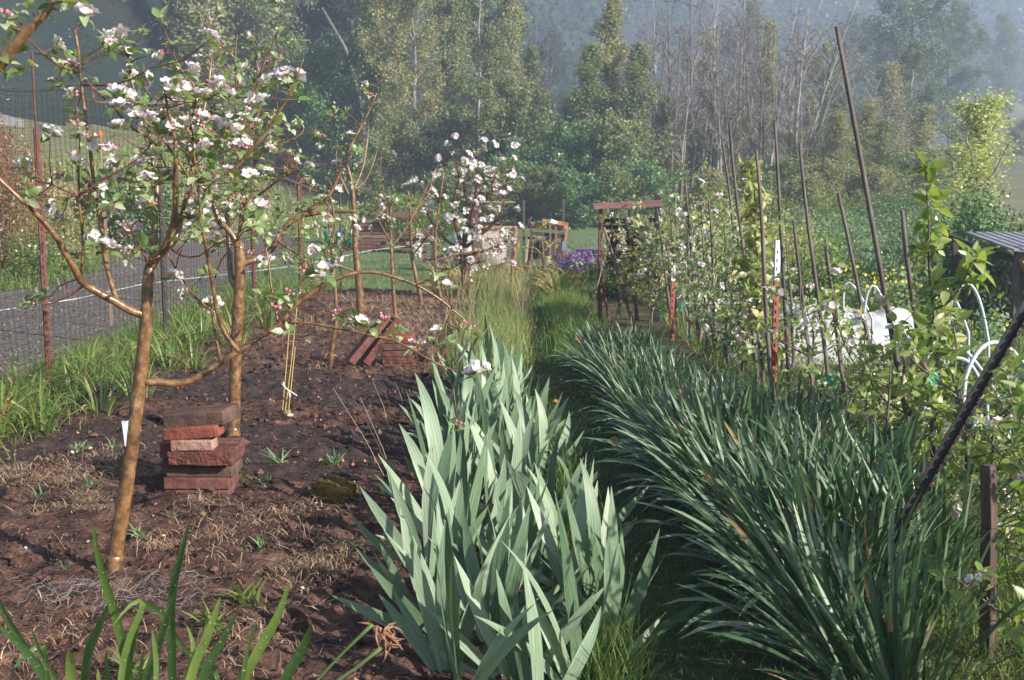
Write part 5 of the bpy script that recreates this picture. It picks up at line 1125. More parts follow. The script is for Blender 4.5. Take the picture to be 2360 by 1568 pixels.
for k, (x, y, zt, zp) in enumerate([(-3.36, 8.6, 1.83, 2.36), (-3.17, 10.9, 1.6, 2.24), (-3.06, 14.2, 1.6, 2.2), (-3.04, 17.3, 1.45, 1.5)]):
    a = MB(); b = MB(); tpost(a, b, x+.03, y-.03, -.1, zt, 1.25, True, .9); a.build('post', M['rust'] if k != 1 else M['post_green'], fe); b.build('post_studs', M['rust'], fe)
    if zp > zt+.1: c = MB(); c.tube([(x+.03, y-.04, zt-.3), (x+.03, y-.04, zp)], .008, 6); c.build('post_extension', M['rust'], fe)
m = MB(); m.tube([P(-60, 728, 7.4), P(0, 716, 8), P(170, 690, 9.2), P(330, 655, 10.6), P(440, 642, 12.2), P(545, 630, 13.8), P(690, 612, 17.2), P(856, 577, 18.5), P(1000, 560, 19)], .0045, 5)
tag(m.build('cord', M['rope']), 'white cord running along the net fence over the gravel road', 'cord')
# rear fence
fr = empty('wire_fence', (-1.4, 18.5, 0), 'rear fence of thin wire and rusty posts behind the white blossoming apple', 'fence'); rl = [(-3.07, 17.3), (-1.8, 18.3), (-1.25, 19), (-.6, 19.4), (.2, 20.5), (.9, 21.2)]
for k, (x, y) in enumerate(rl[1:]):
    a = MB(); b = MB(); tpost(a, b, x, y, -.1, 1.3 if k == 1 else 1.1, 1.0, True, .5); a.build('post', M['post_green'], fr); b.build('post_studs', M['post_green'], fr)
def lerp_line(line, n=40):
    P0 = np.array(line, float); d = np.concatenate([[0], np.cumsum(np.linalg.norm(np.diff(P0, axis=0), axis=1))]); t = np.linspace(0, d[-1], n); return np.stack([np.interp(t, d, P0[:, 0]), np.interp(t, d, P0[:, 1])], 1)
ln = lerp_line(rl); m = MB()
for q in range(13): z_ = .12+q*.125; m.tube([(x, y, z_+.02*math.sin(i*.5+q)) for i, (x, y) in enumerate(ln)], .0022, 3, cap=False)
for x, y in lerp_line(rl, 60): m.tube([(x, y, 0), (x, y, 1.62)], .0014, 3, cap=False)
m.build('wires', M['netting'], fr)['kind'] = 'stuff'
a = MB(); a.tube([P(648, 408, 16), P(756, 452, 16.6)], .018, 6); tag(a.build('brace_pole', M['rust']), 'dark slanting brace pole behind the second apple tree', 'pole')
a = MB(); a.tube([P(687, 422, 17), Vector((P(687, 422, 17).x, 17, -.05))], .02, 6); tag(a.build('steel_post', M['rust']), 'dark upright post on the road side behind the second apple tree', 'post')
a = MB(); a.tube([P(783, 415, 15.4), Vector((-2.19, 15.4, -.05))], .014, 6); tag(a.build('steel_post', M['post_green']), 'thin dark post left of the grey brown apple trunk', 'post')
# two yellow sticks tied together
e = empty('tied_canes', G(660, 955), 'pair of thin yellow canes tied with white cord on the soil', 'canes')
for pts in ([(684, 710), (672, 830), (657, 950)], [(668, 740), (660, 840), (651, 945)], [(680, 800), (672, 880), (664, 955)]):
    m = MB(); m.tube([P(x, y, 7.55) for x, y in pts], .0035, 5); m.build('cane', M['twine'], e)
m = MB(); m.tube([P(650, 885, 7.5), P(655, 892, 7.5), P(665, 900, 7.5), P(684, 912, 7.5)], .005, 5); m.tube([P(665, 900, 7.5), P(668, 915, 7.5)], .006, 5); m.tube([P(652, 880, 7.5), P(658, 897, 7.5)], .005, 5); m.build('white_tie', M['rope'], e)
m = MB(); c = P(663, 950, 7.5); m.box(c, (.035, .02, .02)); m.build('yellow_clip', M['yellow_flower'], e); m = MB(); blob(m, (0, 0, 0), .022, 0, (1.2, 1, .6)); o = m.build('shell_fragment', M['shell']); o.location = P(668, 957, 7.45); tag(o, 'round white shell at the foot of the yellow canes', 'shell')

# ------------------------------------------------------------------ orchard row on the right
def pole(a, b, Y, r, label, mt='pole_wood', cat='pole', group='wooden poles of the orchard row', name='wooden_pole', dY=0, k=7):
    A = P(a[0], a[1], Y+dY); B = P(b[0], b[1], Y); d = (B-A); L = d.length
    if B.z > -.05: B = B+d*((B.z+.05)/max(.05, -d.z)); 
    m = MB(); n = 7; kx = (Vector((R.uniform(-.01, .01), 0, 0)))
    pts = [A.lerp(B, i/n)+(kx*math.sin(i) if 0 < i < n else Vector()) for i in range(n+1)]; m.tube(pts, [r*(.72+.5*i/n)*R.uniform(.93, 1.07) for i in range(n+1)], k); o = m.build(name, M[mt], smooth=True)
    return tag(o, label, cat, group)
def rowY(px, x=1.86): return max(4.6, min(12.5, x*FP/(px-1180)))
poles = [((1928, 62), (2100, 1010), 5.5, .0130, 'tallest dark pole leaning left, its tip far above all others'),
 ((1932, 445), (2012, 835), 6.3, .012, 'pole just left of the tallest one, half as high'), ((1843, 330), (1898, 800), 6.9, .012, 'pole reaching to the pale trunks, right of the red leaf tips'),
 ((1786, 283), (1822, 940), 7.6, .0125, 'straight tall pole beside the larger red steel post'), ((1743, 346), (1782, 940), 8.0, .0145, 'stout pole right of the leafy column, touching the red steel post'),
 ((1681, 283), (1745, 870), 8.7, .0135, 'long pole crossing left of the leafy column'), ((1664, 323), (1700, 620), 9.6, .013, 'pole of middle height left of the long crossing one'),
 ((1829, 509), (1882, 960), 7.2, .011, 'short thin pole between two taller ones, right of the red leaf tips'), ((1903, 568), (1957, 980), 6.5, .014, 'short stout pole with green leaves sprouting over its top'),
 ((2079, 485), (2135, 900), 5.6, .014, 'dark short pole top showing left of the large leafed shoot'), ((1580, 419), (1608, 760), 10.6, .013, 'pole beside the white topped twig'), ((1583, 467), (1590, 760), 10.8, .012, 'pale upright pole with a white cap in the rear of the row'),
 ((1514, 482), (1550, 760), 11.2, .012, 'leaning pole left of the smaller red steel post'), ((1543, 476), (1562, 760), 11.4, .011, 'thin pole directly behind the smaller red steel post'), ((1555, 425), (1572, 720), 11.8, .011, 'thin tall pole in the rear of the row'),
 ((1618, 530), (1628, 760), 10.0, .009, 'short thin pole in the rear middle of the row'), ((1633, 461), (1650, 760), 10.0, .010, 'thin pole with a forked stick behind it'), ((1669, 518), (1676, 760), 9.4, .011, 'short upright pole left of the long crossing one'),
 ((1448, 450), (1460, 640), 12.6, .012, 'thin dark pole above the red gate beam'), ((2052, 840), (2040, 1000), 5.2, .006, 'very thin stick in front of the white fabric')]
for a, b, Y, r, lab in poles: pole(a, b, Y, r, lab)
for a, b, Y, lab in [((1665, 440), (1640, 620), 11.5, 'pale slanting stick behind the rear poles, right'), ((1556, 520), (1530, 620), 12.2, 'pale slanting stick behind the rear poles, left'), ((1683, 510), (1650, 640), 10.8, 'pale slanting stick between two rear poles')]:
    pole(a, b, Y, .009, lab, 'pale_stick', 'stick', None, 'stick')
def red_post(top, ywh, bot, Y, s, label):
    A = P(top[0], top[1], Y); W = P(top[0]+(bot[0]-top[0])*(ywh-top[1])/(bot[1]-top[1]), ywh, Y); B = P(bot[0], bot[1], Y); x = B.x; e = empty('steel_post', (x, Y, 0), label, 'steel post', 'red steel posts of the orchard row')
    a = MB(); b = MB(); tpost(a, b, x, Y, -.1, W.z, s, True, .4); a.build('post', M['post_red'], e); b.build('studs', M['post_red'], e)
    a = MB(); b = MB(); tpost(a, b, x, Y, W.z+.001, A.z, s, True, .4); a.build('white_tip', M['white_paint'], e); b.build('tip_studs', M['white_paint'], e)
red_post((1779, 554), 648, (1782, 940), 7.7, 1.05, 'red steel post with white top, the larger and nearer of the two')
red_post((1542, 587), 648, (1549, 780), 11.0, 1.1, 'red steel post with white top, the smaller one further back')
# slanting black post, near right
A = P(2368, 720, 3.9); B = P(2120, 1150, 3.9); B = B+(B-A)*.35; e = empty('slanting_post', B, 'black steel T post leaning steeply to the left at the right edge', 'steel post')
d = (B-A).normalized(); q = (A-B).to_track_quat('Z', 'Y').to_matrix(); m = MB(); m.box((A+B)/2, (.027, .005, (A-B).length+.6), q); off = q @ Vector((0, .017, 0)); m.box((A+B)/2+off, (.006, .03, (A-B).length+.6), q); m.build('post', M['post_green'], e)
m = MB(); side = q @ Vector((1, 0, 0))
for i in range(26): m.box(A+(B-A)*(i/26)+side*(-.017), (.012, .012, .018), q)
m.build('studs', M['post_green'], e)
m = MB(); side2 = side*.0143; m.box((A+B)/2-side2, (.0012, .0065, (A-B).length+.6), q); m.build('rusty_edge', M['rust'], e)
# wooden stake bottom right
e = empty('wooden_stake', (P(2278, 1540, 3.62).x, 3.62, 0), 'dark wet square wooden stake in the bottom right corner', 'stake')
a = P(2278, 1072, 3.62); b = P(2279, 1215, 3.62); c = P(2277, 1560, 3.62)
def stake(z0, z1, x0, x1, w, nm, bevel=0):
    m = MB(); rot = Matrix.Rotation(.62, 3, 'Z'); v = []
    for z_, xx in ((z0, x0), (z1-bevel, x1), (z1, x1)):
        ww = w if z_ != z1 or not bevel else w*.82
        for sx, sy in ((-1, -1), (1, -1), (1, 1), (-1, 1)): q_ = rot @ Vector((sx*ww/2, sy*ww/2, 0)); v.append((xx+q_.x, 3.62+q_.y, z_))
    f = [(i, (i+1) % 4, 4+(i+1) % 4, 4+i) for i in range(4)]+[(4+i, 4+(i+1) % 4, 8+(i+1) % 4, 8+i) for i in range(4)]+[(8, 9, 10, 11), (3, 2, 1, 0)]; m.add(v, np.array(f)); return m.build(nm, M['stake_wood'], e)
stake(-.1, b.z-.003, c.x, b.x, .036, 'lower_piece'); stake(b.z, a.z, b.x+.002, a.x, .035, 'upper_piece', .02)
# young trees of the row
GR = 'young trees of the right orchard row'
def rowtree(px, py, Y, tip, lab, h=None, leaf='apple', fresh='fresh', lsz=.06, seed=1, nb=5, spread=.35, dens=9, kinds='llllw', low=.12, parts=0, bark='grey_bark', L=.13, sc=1.0, bsz=.018):
    t = Tree('young_fruit_tree', Y, (px, py), lab, GR, bark, leaf, fresh, lsz, bsz, seed, 'fruit tree')
    b = Vector((t.e.location.x, Y, 0)); tp = P(tip[0], tip[1], Y); n = 7; pts = [b+(tp-b)*(i/n)+Vector((t.r.uniform(-.02, .02), t.r.uniform(-.03, .03), 0))*(0 < i < n) for i in range(n+1)]
    o = t.limb(pts, .014, .003, 'trunk', w=True, k=7, step=.05); t.along(o, int((tp-b).length*dens*1.3), kinds, low, 1, L*.6, sc=sc)
    for q in range(nb):
        f = .12+.6*(q+t.r.random())/nb; i = int(f*(len(o)-1)); a = Vector(o[i]); az = t.r.random()*6.28; s = spread*t.r.uniform(.6, 1.3); p = a; pp = [a]; d = Vector((math.cos(az), math.sin(az)*.8, .35)).normalized()
        for k in range(4): p = p+d*s/4+Vector((0, 0, .01*k)); d = (d+rvec(t.r)*.25+Vector((0, 0, .12))).normalized(); pp.append(p)
        ob = t.limb(pp, .006, .002, w=True, k=5, step=.06); t.along(ob, int(s*dens*2.2)+2, kinds, .15, 1, L*.7, sc=sc)
    return t
rt = [
 (2165, 1230, 5.2, (2132, 392), 'tall shoot with large drooping pear leaves near the right edge', dict(leaf='pear', lsz=.10, nb=3, spread=.3, dens=17, kinds='l', parts=290, seed=51, L=.06)),
 (2230, 1260, 4.9, (2190, 720), 'large leafed fruit tree below the tall shoot, right side', dict(leaf='pear', lsz=.072, nb=7, spread=.5, dens=8, kinds='lllllw', parts=290, seed=52)),
 (2120, 1200, 5.3, (2070, 790), 'leafy fruit tree with bare trunk fork left of the slanting black post', dict(leaf='pear', lsz=.068, nb=7, spread=.45, dens=8, kinds='lllllw', parts=290, seed=53)),
 (2010, 1150, 5.6, (2000, 760), 'low fruit tree in front of the right end of the white fabric', dict(leaf='pear', lsz=.062, nb=6, spread=.4, dens=7, kinds='lllllw', parts=250, seed=54)),
 (1965, 1080, 6.3, (1903, 552), 'young tree with fresh leaves over a stout short pole', dict(leaf='pear', lsz=.062, nb=5, spread=.3, dens=6, kinds='lllllw', seed=55, low=.35)),
 (1880, 1010, 7.0, (1845, 640), 'thin young tree with leaves low before the white fabric', dict(lsz=.055, nb=3, spread=.3, dens=4, kinds='llllp', seed=56)),
 (1826, 970, 7.5, (1808, 492), 'shoot topped by reddish young leaves', dict(lsz=.065, nb=4, spread=.35, dens=4, kinds='lllll', seed=57, low=.2)),
 (1760, 930, 8.2, (1728, 375), 'column of golden green leaves left of the stout pole', dict(leaf='far_l', lsz=.085, nb=2, spread=.2, dens=24, kinds='l', seed=58, L=.07, low=.25)),
 (1705, 900, 8.8, (1690, 560), 'bushy blossoming young tree left of the leafy column', dict(lsz=.055, nb=8, spread=.45, dens=10, kinds='llllwm', seed=59)),
 (1668, 880, 9.4, (1698, 490), 'young tree with dark hanging leaves behind the long crossing pole', dict(lsz=.06, nb=7, spread=.45, dens=8, kinds='lllll', seed=60)),
 (1640, 860, 10, (1648, 560), 'blossoming young tree at the middle of the row', dict(lsz=.055, nb=9, spread=.5, dens=9, kinds='llllww', seed=61)),
 (1610, 840, 10.6, (1612, 378), 'young tree with a long bare shoot tipped by a pink bud', dict(lsz=.055, nb=8, spread=.5, dens=8, kinds='llllw', seed=62, low=.05)),
 (1580, 825, 11.2, (1572, 458), 'young tree with white blossom at the tip beside the pale upright pole', dict(lsz=.055, nb=9, spread=.55, dens=8, kinds='llllw', seed=63)),
 (1548, 810, 11.8, (1530, 500), 'young tree at the rear part of the row, left of the small red post', dict(lsz=.055, nb=9, spread=.55, dens=8, kinds='llllw', seed=64)),
 (1500, 800, 12.2, (1490, 500), 'young tree behind the gate with golden leaf tips', dict(leaf='far_l', lsz=.06, nb=9, spread=.55, dens=8, kinds='llllw', seed=65)),
 (1470, 770, 12.6, (1462, 455), 'leafy young tree next to the red gate post', dict(leaf='far_l', lsz=.055, nb=8, spread=.45, dens=8, kinds='lllllw', seed=66)),
 (1800, 900, 9.0, (1775, 620), 'second line young tree right of the leafy column', dict(lsz=.055, nb=8, spread=.45, dens=7, kinds='lllllw', seed=67)),
 (1880, 930, 8.6, (1860, 700), 'low bushy tree before the left end of the white fabric', dict(lsz=.05, nb=3, spread=.3, dens=3, kinds='lllllp', seed=68)),
 (2290, 1350, 4.5, (2290, 980), 'leafy fruit tree behind the wooden stake', dict(leaf='pear', lsz=.062, nb=8, spread=.4, dens=8, kinds='llllw', parts=290, seed=69)),
 (2400, 1400, 4.2, (2390, 900), 'leafy fruit tree cut by the right edge of the photo', dict(leaf='pear', lsz=.062, nb=8, spread=.4, dens=7, kinds='llllw', parts=200, seed=70)),
 (2560, 1700, 3.2, (2560, 800), 'leafy fruit tree just outside the right edge, nearest of the row', dict(leaf='pear', lsz=.062, nb=9, spread=.5, dens=8, kinds='llllw', seed=71)),
 (2800, 1900, 2.6, (2800, 700), 'leafy fruit tree well outside the right edge', dict(leaf='pear', lsz=.062, nb=9, spread=.5, dens=8, kinds='llllw', seed=72)),
]
LEAF['far_l'] = [mk(oval_leaf(.50, .15, R.uniform(0, .7), 5, .012, q), 'apple_leaf', M['far_apple_leaf']) for q in range(6)]
for px, py, Y, tip, lab, kw in rt:
    parts = kw.pop('parts', 0); t = rowtree(px, py, Y, tip, lab, **{**kw, 'dens': kw.get('dens', 9)*(1.5 if Y > 7.4 else 1.2)})
    if 'reddish' in lab: t.cluster(P(tip[0], tip[1], Y), 'l')
    t.finish(parts)
# trellis wires, tape, tags
for z_, lab in ((.93, 'upper black trellis wire of the orchard row'), (.42, 'lower black trellis wire of the orchard row')):
    m = MB(); m.tube([(2.9, 3.0, z_+.05), (1.98, 4.4, z_), (1.86, 5.5, z_-.01), (1.80, 7.7, z_), (1.78, 9.5, z_-.02), (1.62, 11, z_), (.92, 12.4, z_)], .0016, 4); tag(m.build('trellis_wire', M['netting']), lab, 'wire')
TP = [(1913, 878, 6.6, 22, 26), (2149, 874, 5.1, 30, 30), (2184, 988, 5.0, 22, 14), (2025, 1008, 5.4, 10, 34), (2092, 1105, 4.6, 44, 60), (2086, 1155, 4.6, 22, 16), (2164, 1174, 4.5, 16, 24), (1822, 950, 7.0, 10, 22), (1716, 662, 8.6, 12, 18), (1573, 705, 10.8, 8, 22), (1590, 777, 10.4, 16, 8), (1675, 786, 9.3, 10, 20), (1743, 833, 8.1, 12, 8), (1524, 722, 11.4, 12, 8), (1640, 735, 10, 10, 14), (2040, 1155, 4.6, 14, 30)]
TL = ['turquoise green tie tape beside the second last low branch', 'turquoise tape knot under the large leafed shoot', 'small turquoise tape left of the slanting post', 'narrow hanging strip of turquoise tape above the daffodils', 'largest piece of green plastic behind the daffodil leaves near the slanting post', 'small bright green scrap just under the largest green piece', 'small green scrap low beside the slanting post',
      'small turquoise tie at the foot of the straight tall pole', 'turquoise tie left of the leafy column', 'narrow turquoise tie in the rear row', 'flat turquoise tie low on a rear stem', 'turquoise tie low on a stem before the golden column', 'tiny pale turquoise tie on the stout pole', 'tiny turquoise tie near the gate', 'small turquoise tie in the middle of the row', 'green strip glimpsed between the tall daffodil leaves']
for (px, py, Y, w, h), lab in zip(TP, TL):
    m = MB(); c = P(px, py, Y-.05); s = Y/FP; w *= s*.5; h *= s*.5; v = []
    for i in range(4):
        for j in range(3): v.append(((j-1)*w*R.uniform(.5, 1.1), R.uniform(-.3, .3)*w, (1.5-i)/1.5*h))
    m.add(v, np.array([(i*3+j, i*3+j+1, i*3+j+4, i*3+j+3) for i in range(3) for j in range(2)])); o = m.build('tie_tape', M['green_tape']); o.location = c; tag(o, lab, 'tape', 'turquoise tapes in the orchard row')
for px, py, Y, w, h, lab in [(1800, 674, 7.6, 12, 16, 'white plant tag on the straight tall pole'), (2050, 752, 5.5, 22, 12, 'white tag tied on the tallest pole above the fabric'), (1909, 986, 6.2, 12, 34, 'white tag hanging low above the daffodils'), (1574, 671, 10.9, 6, 18, 'narrow white tag in the rear of the row'), (1826, 706, 7.4, 9, 14, 'white tag near the top of the fabric'), (1575, 690, 11.3, 20, 26, 'pale grey tag sheet behind the small red post')]:
    m = MB(); c = P(px, py, Y-.04); s = Y/FP; m.box(c, (w*s, .002, h*s), (0, R.uniform(-.3, .3), R.uniform(-.5, .5))); tag(m.build('plant_tag', M['tag_white']), lab, 'plant tag', 'white tags in the orchard row')
m = MB()
for px, py, Y in ((1765, 664, 8.0), (1745, 776, 8.3), (1797, 795, 7.6), (1590, 650, 10.8)):
    for k in range(3): c = P(px+R.uniform(-4, 4), py+R.uniform(-3, 3), Y-.03); m.tube([c+Vector((-.02, 0, 0)), c+Vector((0, -.005, .006)), c+Vector((.02, 0, R.uniform(-.03, .01)))], .003, 4)
tag(m.build('white_string_ties', M['rope']), 'white string ties on the poles beside the larger red post', 'string')

# ------------------------------------------------------------------ gate
e = empty('garden_gate', (.9, 12.3, 0), 'garden gate frame of rusty post and red beam at the head of the daffodil row', 'gate')
m = MB(); b = MB(); x = P(1383, 700, 12.3).x; tpost(m, b, x, 12.3, -.1, P(1383, 480, 12.3).z, 1.25, True, .5); m.build('rusty_post', M['rust'], e); b.build('studs', M['rust'], e)
m = MB(); m.beam(P(1368, 476, 12.25), P(1526, 468, 12.25), .045, .06); m.build('top_beam', M['beam_red'], e)
m = MB(); m.beam(P(1517, 448, 12.45), Vector((P(1517, 448, 12.45).x, 12.45, -.05)), .06, .06); m.build('black_post', M['black_plastic'], e)
m = MB(); m.beam(P(1393, 510, 12.5), P(1512, 508, 12.5), .05, .05); m.beam(P(1397, 512, 12.55), P(1445, 590, 12.55), .03, .08); m.build('dark_brace', M['black_plastic'], e)
m = MB(); a = P(1398, 520, 12.62); c = P(1512, 640, 12.62); m.box(((a.x+c.x)/2, 12.62, (a.z+c.z)/2), (c.x-a.x, .012, a.z-c.z)); m.build('dark_panel', mat('tarp', [(.02, .022, .025), (.05, .055, .06)], 5, .6, .3, .3), e)
for a, b, Y, r, mt, lab in [((1392, 525), (1440, 680), 12.15, .02, 'old_wood', 'slanting brown board leaning on the gate post, upper'), ((1389, 640), (1402, 742), 12.1, .016, 'rust', 'short rusty rod standing beside the gate post'), ((1408, 540), (1356, 738), 12.0, .007, 'pale_stick', 'thin pale stick crossing in front of the gate post'), ((1441, 655), (1418, 742), 12.1, .02, 'old_wood', 'grey short stake in front of the gate opening')]:
    pole(a, b, Y, r, lab, mt, 'stick', None, 'stick')
m = MB(); m.tube([P(1388, 600, 12.2), P(1440, 604, 12.2), P(1560, 612, 12.0)], .002, 4); m.tube([P(1388, 706, 12.2), P(1420, 704, 12.2)], .004, 4); tag(m.build('gate_wire', M['wire']), 'light wire stretched across the gate opening', 'wire')
# ------------------------------------------------------------------ things at the back
def bucket(px, py, Y, h, r, lab, lid=True, grp='green buckets on the lawn'):
    p = P(px, py, Y); e = empty('bucket', (p.x, Y, gz(p.x, Y)), lab, 'bucket', grp); z0 = e.location.z; m = MB()
    m.tube([(p.x, Y, z0), (p.x, Y, z0+h*.2), (p.x, Y, z0+h*.21), (p.x, Y, z0+h*.88), (p.x, Y, z0+h*.9), (p.x, Y, z0+h)], [r*.88, r*.92, r*.95, r*.98, r*1.04, r*1.04], 16); m.build('body', M['green_plastic'], e, smooth=True)
    if lid: m = MB(); m.tube([(p.x, Y, z0+h+.002), (p.x, Y, z0+h+.05)], r*1.08, 16); m.build('lid', M['white_paint'], e, smooth=True)
    m = MB()
    for q in (.38, .62): m.tube([(p.x+r*1.01*math.cos(a), Y+r*1.01*math.sin(a), z0+h*q) for a in np.linspace(0, 6.283, 17)], .012, 4, cap=False)
    m.build('hoop', M['green_plastic'], e)
    return e
for px, lab in ((756, 'green bucket with white lid on the lawn, left of three'), (785, 'green bucket partly hidden by a blossoming stem, middle of three'), (813, 'green bucket with white lid, right of three, nearest to the wood pile')): bucket(px, 540, 27.5 if px < 800 else 26.5, .27, .105, lab)
bucket(1412, 640, 16.5, .22, .12, 'turquoise tub behind the gate frame', False, None)
# wood piles
def woodpile(px, Y, w, h, lab, rows=7, mt='old_wood'):
    p = P(px, 550, Y); e = empty('timber_stack', (p.x, Y, gz(p.x, Y)), lab, 'timber stack'); z = e.location.z
    for r_ in range(rows):
        m = MB(); m.box((p.x+R.uniform(-.08, .08), Y+R.uniform(-.05, .05), z+h*(r_+.5)/rows), (w*R.uniform(.86, 1.05), .5, h/rows*.8), (0, R.uniform(-.02, .02), R.uniform(-.06, .06))); m.build('plank', M[mt if r_ % 2 else 'siding'], e)
    return e
woodpile(862, 25.5, .62, .62, 'stack of weathered boards right of the green buckets', 8); woodpile(952, 24.5, .55, .42, 'low stack of boards behind the thin apple stems', 5, 'dark_wood')
woodpile(845, 25, .5, .16, 'small heap of boards in front of the weathered stack', 3, 'siding')
m = MB(); m.box(P(925, 496, 25.2), (.7, .5, .03), (.15, .05, 0)); tag(m.build('tarp_sheet', M['siding']), 'brown board sheet lying on the timber stacks', 'board')
e = empty('metal_sheet', P(1150, 600, 20.5), 'large rusty white metal sheet standing upright behind the blossoming apple', 'metal sheet'); a = P(1112, 524, 20.5); c = P(1192, 598, 20.5)
m = MB(); m.box(((a.x+c.x)/2, 20.5, (a.z+c.z)/2-.03), (c.x-a.x, .03, a.z-c.z+.1), (0, 0, -.1)); m.build('sheet', M['sheet_metal'], e)
m = MB(); m.beam(P(1190, 525, 20.42), P(1187, 608, 20.42), .07, .05); m.beam(P(1110, 522, 20.46), P(1192, 526, 20.46), .03, .04); m.build('rusty_edge', M['orange_wood'], e)
e = empty('drum', P(1060, 600, 20.0), 'pale blue plastic drum half hidden by white blossom', 'drum'); p = P(1070, 570, 20); m = MB(); m.tube([(p.x, 20, 0), (p.x, 20, .1), (p.x, 20, .5), (p.x, 20, .55)], [.2, .22, .22, .17], 16); m.build('body', M['blue_drum'], e, smooth=True)
m = MB(); p = P(1112, 590, 19.6); blob(m, (0, 0, 0), .24, 0, (1, .7, .9), 12, 8); o = m.build('boulder', M['grey_bark'], smooth=True); o.location = (p.x, 19.6, .12); tag(o, 'rounded grey boulder leaning on the rusty metal sheet', 'boulder')
m = MB(); m.beam(P(1080, 465, 19.5), P(1188, 466, 19.5), .018, .018); tag(m.build('rail', M['pale_stick']), 'thin horizontal rail behind the white blossoming apple', 'rail')
for px, yt, yb, lab in ((1098, 440, 600, 'rusty red post right of the white blossom, upright'), (1090, 540, 610, 'short rusty post leaning beside the upright one')):
    m = MB(); b = MB(); p = P(px, yb, 19.4); tpost(m, b, p.x, 19.4, -.05, P(px, yt, 19.4).z, 1.3, True, .3); o = m.build('steel_post', M['rust']); b.build('studs', M['rust'], o); tag(o, lab, 'steel post')
# open timber shed
e = empty('timber_shed', P(1262, 605, 20.5), 'small open shed of dark boards and timber rails behind the sapling', 'shed'); Y = 20.5
def pb(a, b, w, d, mt, nm, Y0=Y, Y1=None): m = MB(); m.beam(P(a[0], a[1], Y0), P(b[0], b[1], Y1 or Y0), w, d); return m.build(nm, M[mt], e)
for a, b, w, mt in [((1236, 520), (1306, 524), .04, 'orange_wood'), ((1222, 515), (1310, 532), .05, 'old_wood'), ((1224, 538), (1304, 545), .035, 'dark_wood'), ((1232, 548), (1300, 556), .03, 'old_wood'), ((1250, 508), (1310, 518), .03, 'orange_wood')]: pb(a, b, w, .06, mt, 'rail', 20.45+R.uniform(-.1, .1))
for a, b, mt in [((1218, 552), (1212, 608), 'pale_stick'), ((1268, 508), (1268, 608), 'old_wood'), ((1281, 522), (1281, 608), 'old_wood'), ((1224, 516), (1226, 606), 'dark_wood'), ((1308, 520), (1302, 560), 'orange_wood')]: pb(a, b, .035, .035, mt, 'upright', 20.35)
pb((1300, 556), (1298, 610), .07, .06, 'blue_grey', 'corner_post', 20.3); pb((1302, 580), (1301, 598), .065, .075, 'post_red', 'red_block', 20.25)
a = P(1216, 552, 20.7); c = P(1300, 606, 20.7)
for k in range(9):
    m = MB(); w = (c.x-a.x)/9; m.box((a.x+w*(k+.5), 20.7+R.uniform(-.01, .01), (a.z+c.z)/2), (w*.94, .025, a.z-c.z+.08)); m.build('board', M['dark_wood'], e)
m = MB(); p = P(1240, 600, 20.2); m.box((p.x, 20.2, .05), (.34, .2, .06), (0, .1, .2)); m.box((p.x+.03, 20.2, .1), (.26, .18, .03), (0, -.15, .1)); tag(m.build('board_pile', M['grey_bark']), 'low pile of grey boards in the opening of the timber shed', 'boards')
m = MB(); p = P(1272, 515, 20.4); m.tube([p+Vector((0, 0, -.03)), p, p+Vector((0, 0, .025))], [.04, .09, .1], 14); tag(m.build('bowl', M['white_paint'], smooth=True), 'white bowl resting on the top rail of the timber shed', 'bowl')
e = empty('black_crate', P(1340, 600, 18.6), 'black plastic crate with round holes behind the purple flowers', 'crate'); a = P(1328, 578, 18.6); c = P(1380, 618, 18.6); m = MB(); m.box(((a.x+c.x)/2, 18.75, (a.z+c.z)/2), (c.x-a.x, .3, a.z-c.z)); m.build('body', M['black_plastic'], e)
for i in range(3):
    for j in range(2): m = MB(); q = P(1336+i*13, 586+j*7, 18.58); m.tube([q, q+Vector((0, -.004, 0))], .014, 8); m.build('hole', M['blue_drum'], e)
m = MB(); c = P(1345, 585, 18.8)
for rr_, dx, dz in ((.22, 0, .05), (.11, .22, -.08)): m.tube([(c.x+dx+rr_*math.cos(a), 18.9, c.z+dz+rr_*math.sin(a)) for a in np.linspace(0, 6.28, 24)], .004, 4, cap=False)
tag(m.build('wire_coil', M['wire']), 'loops of thin wire above the purple flowers', 'wire')
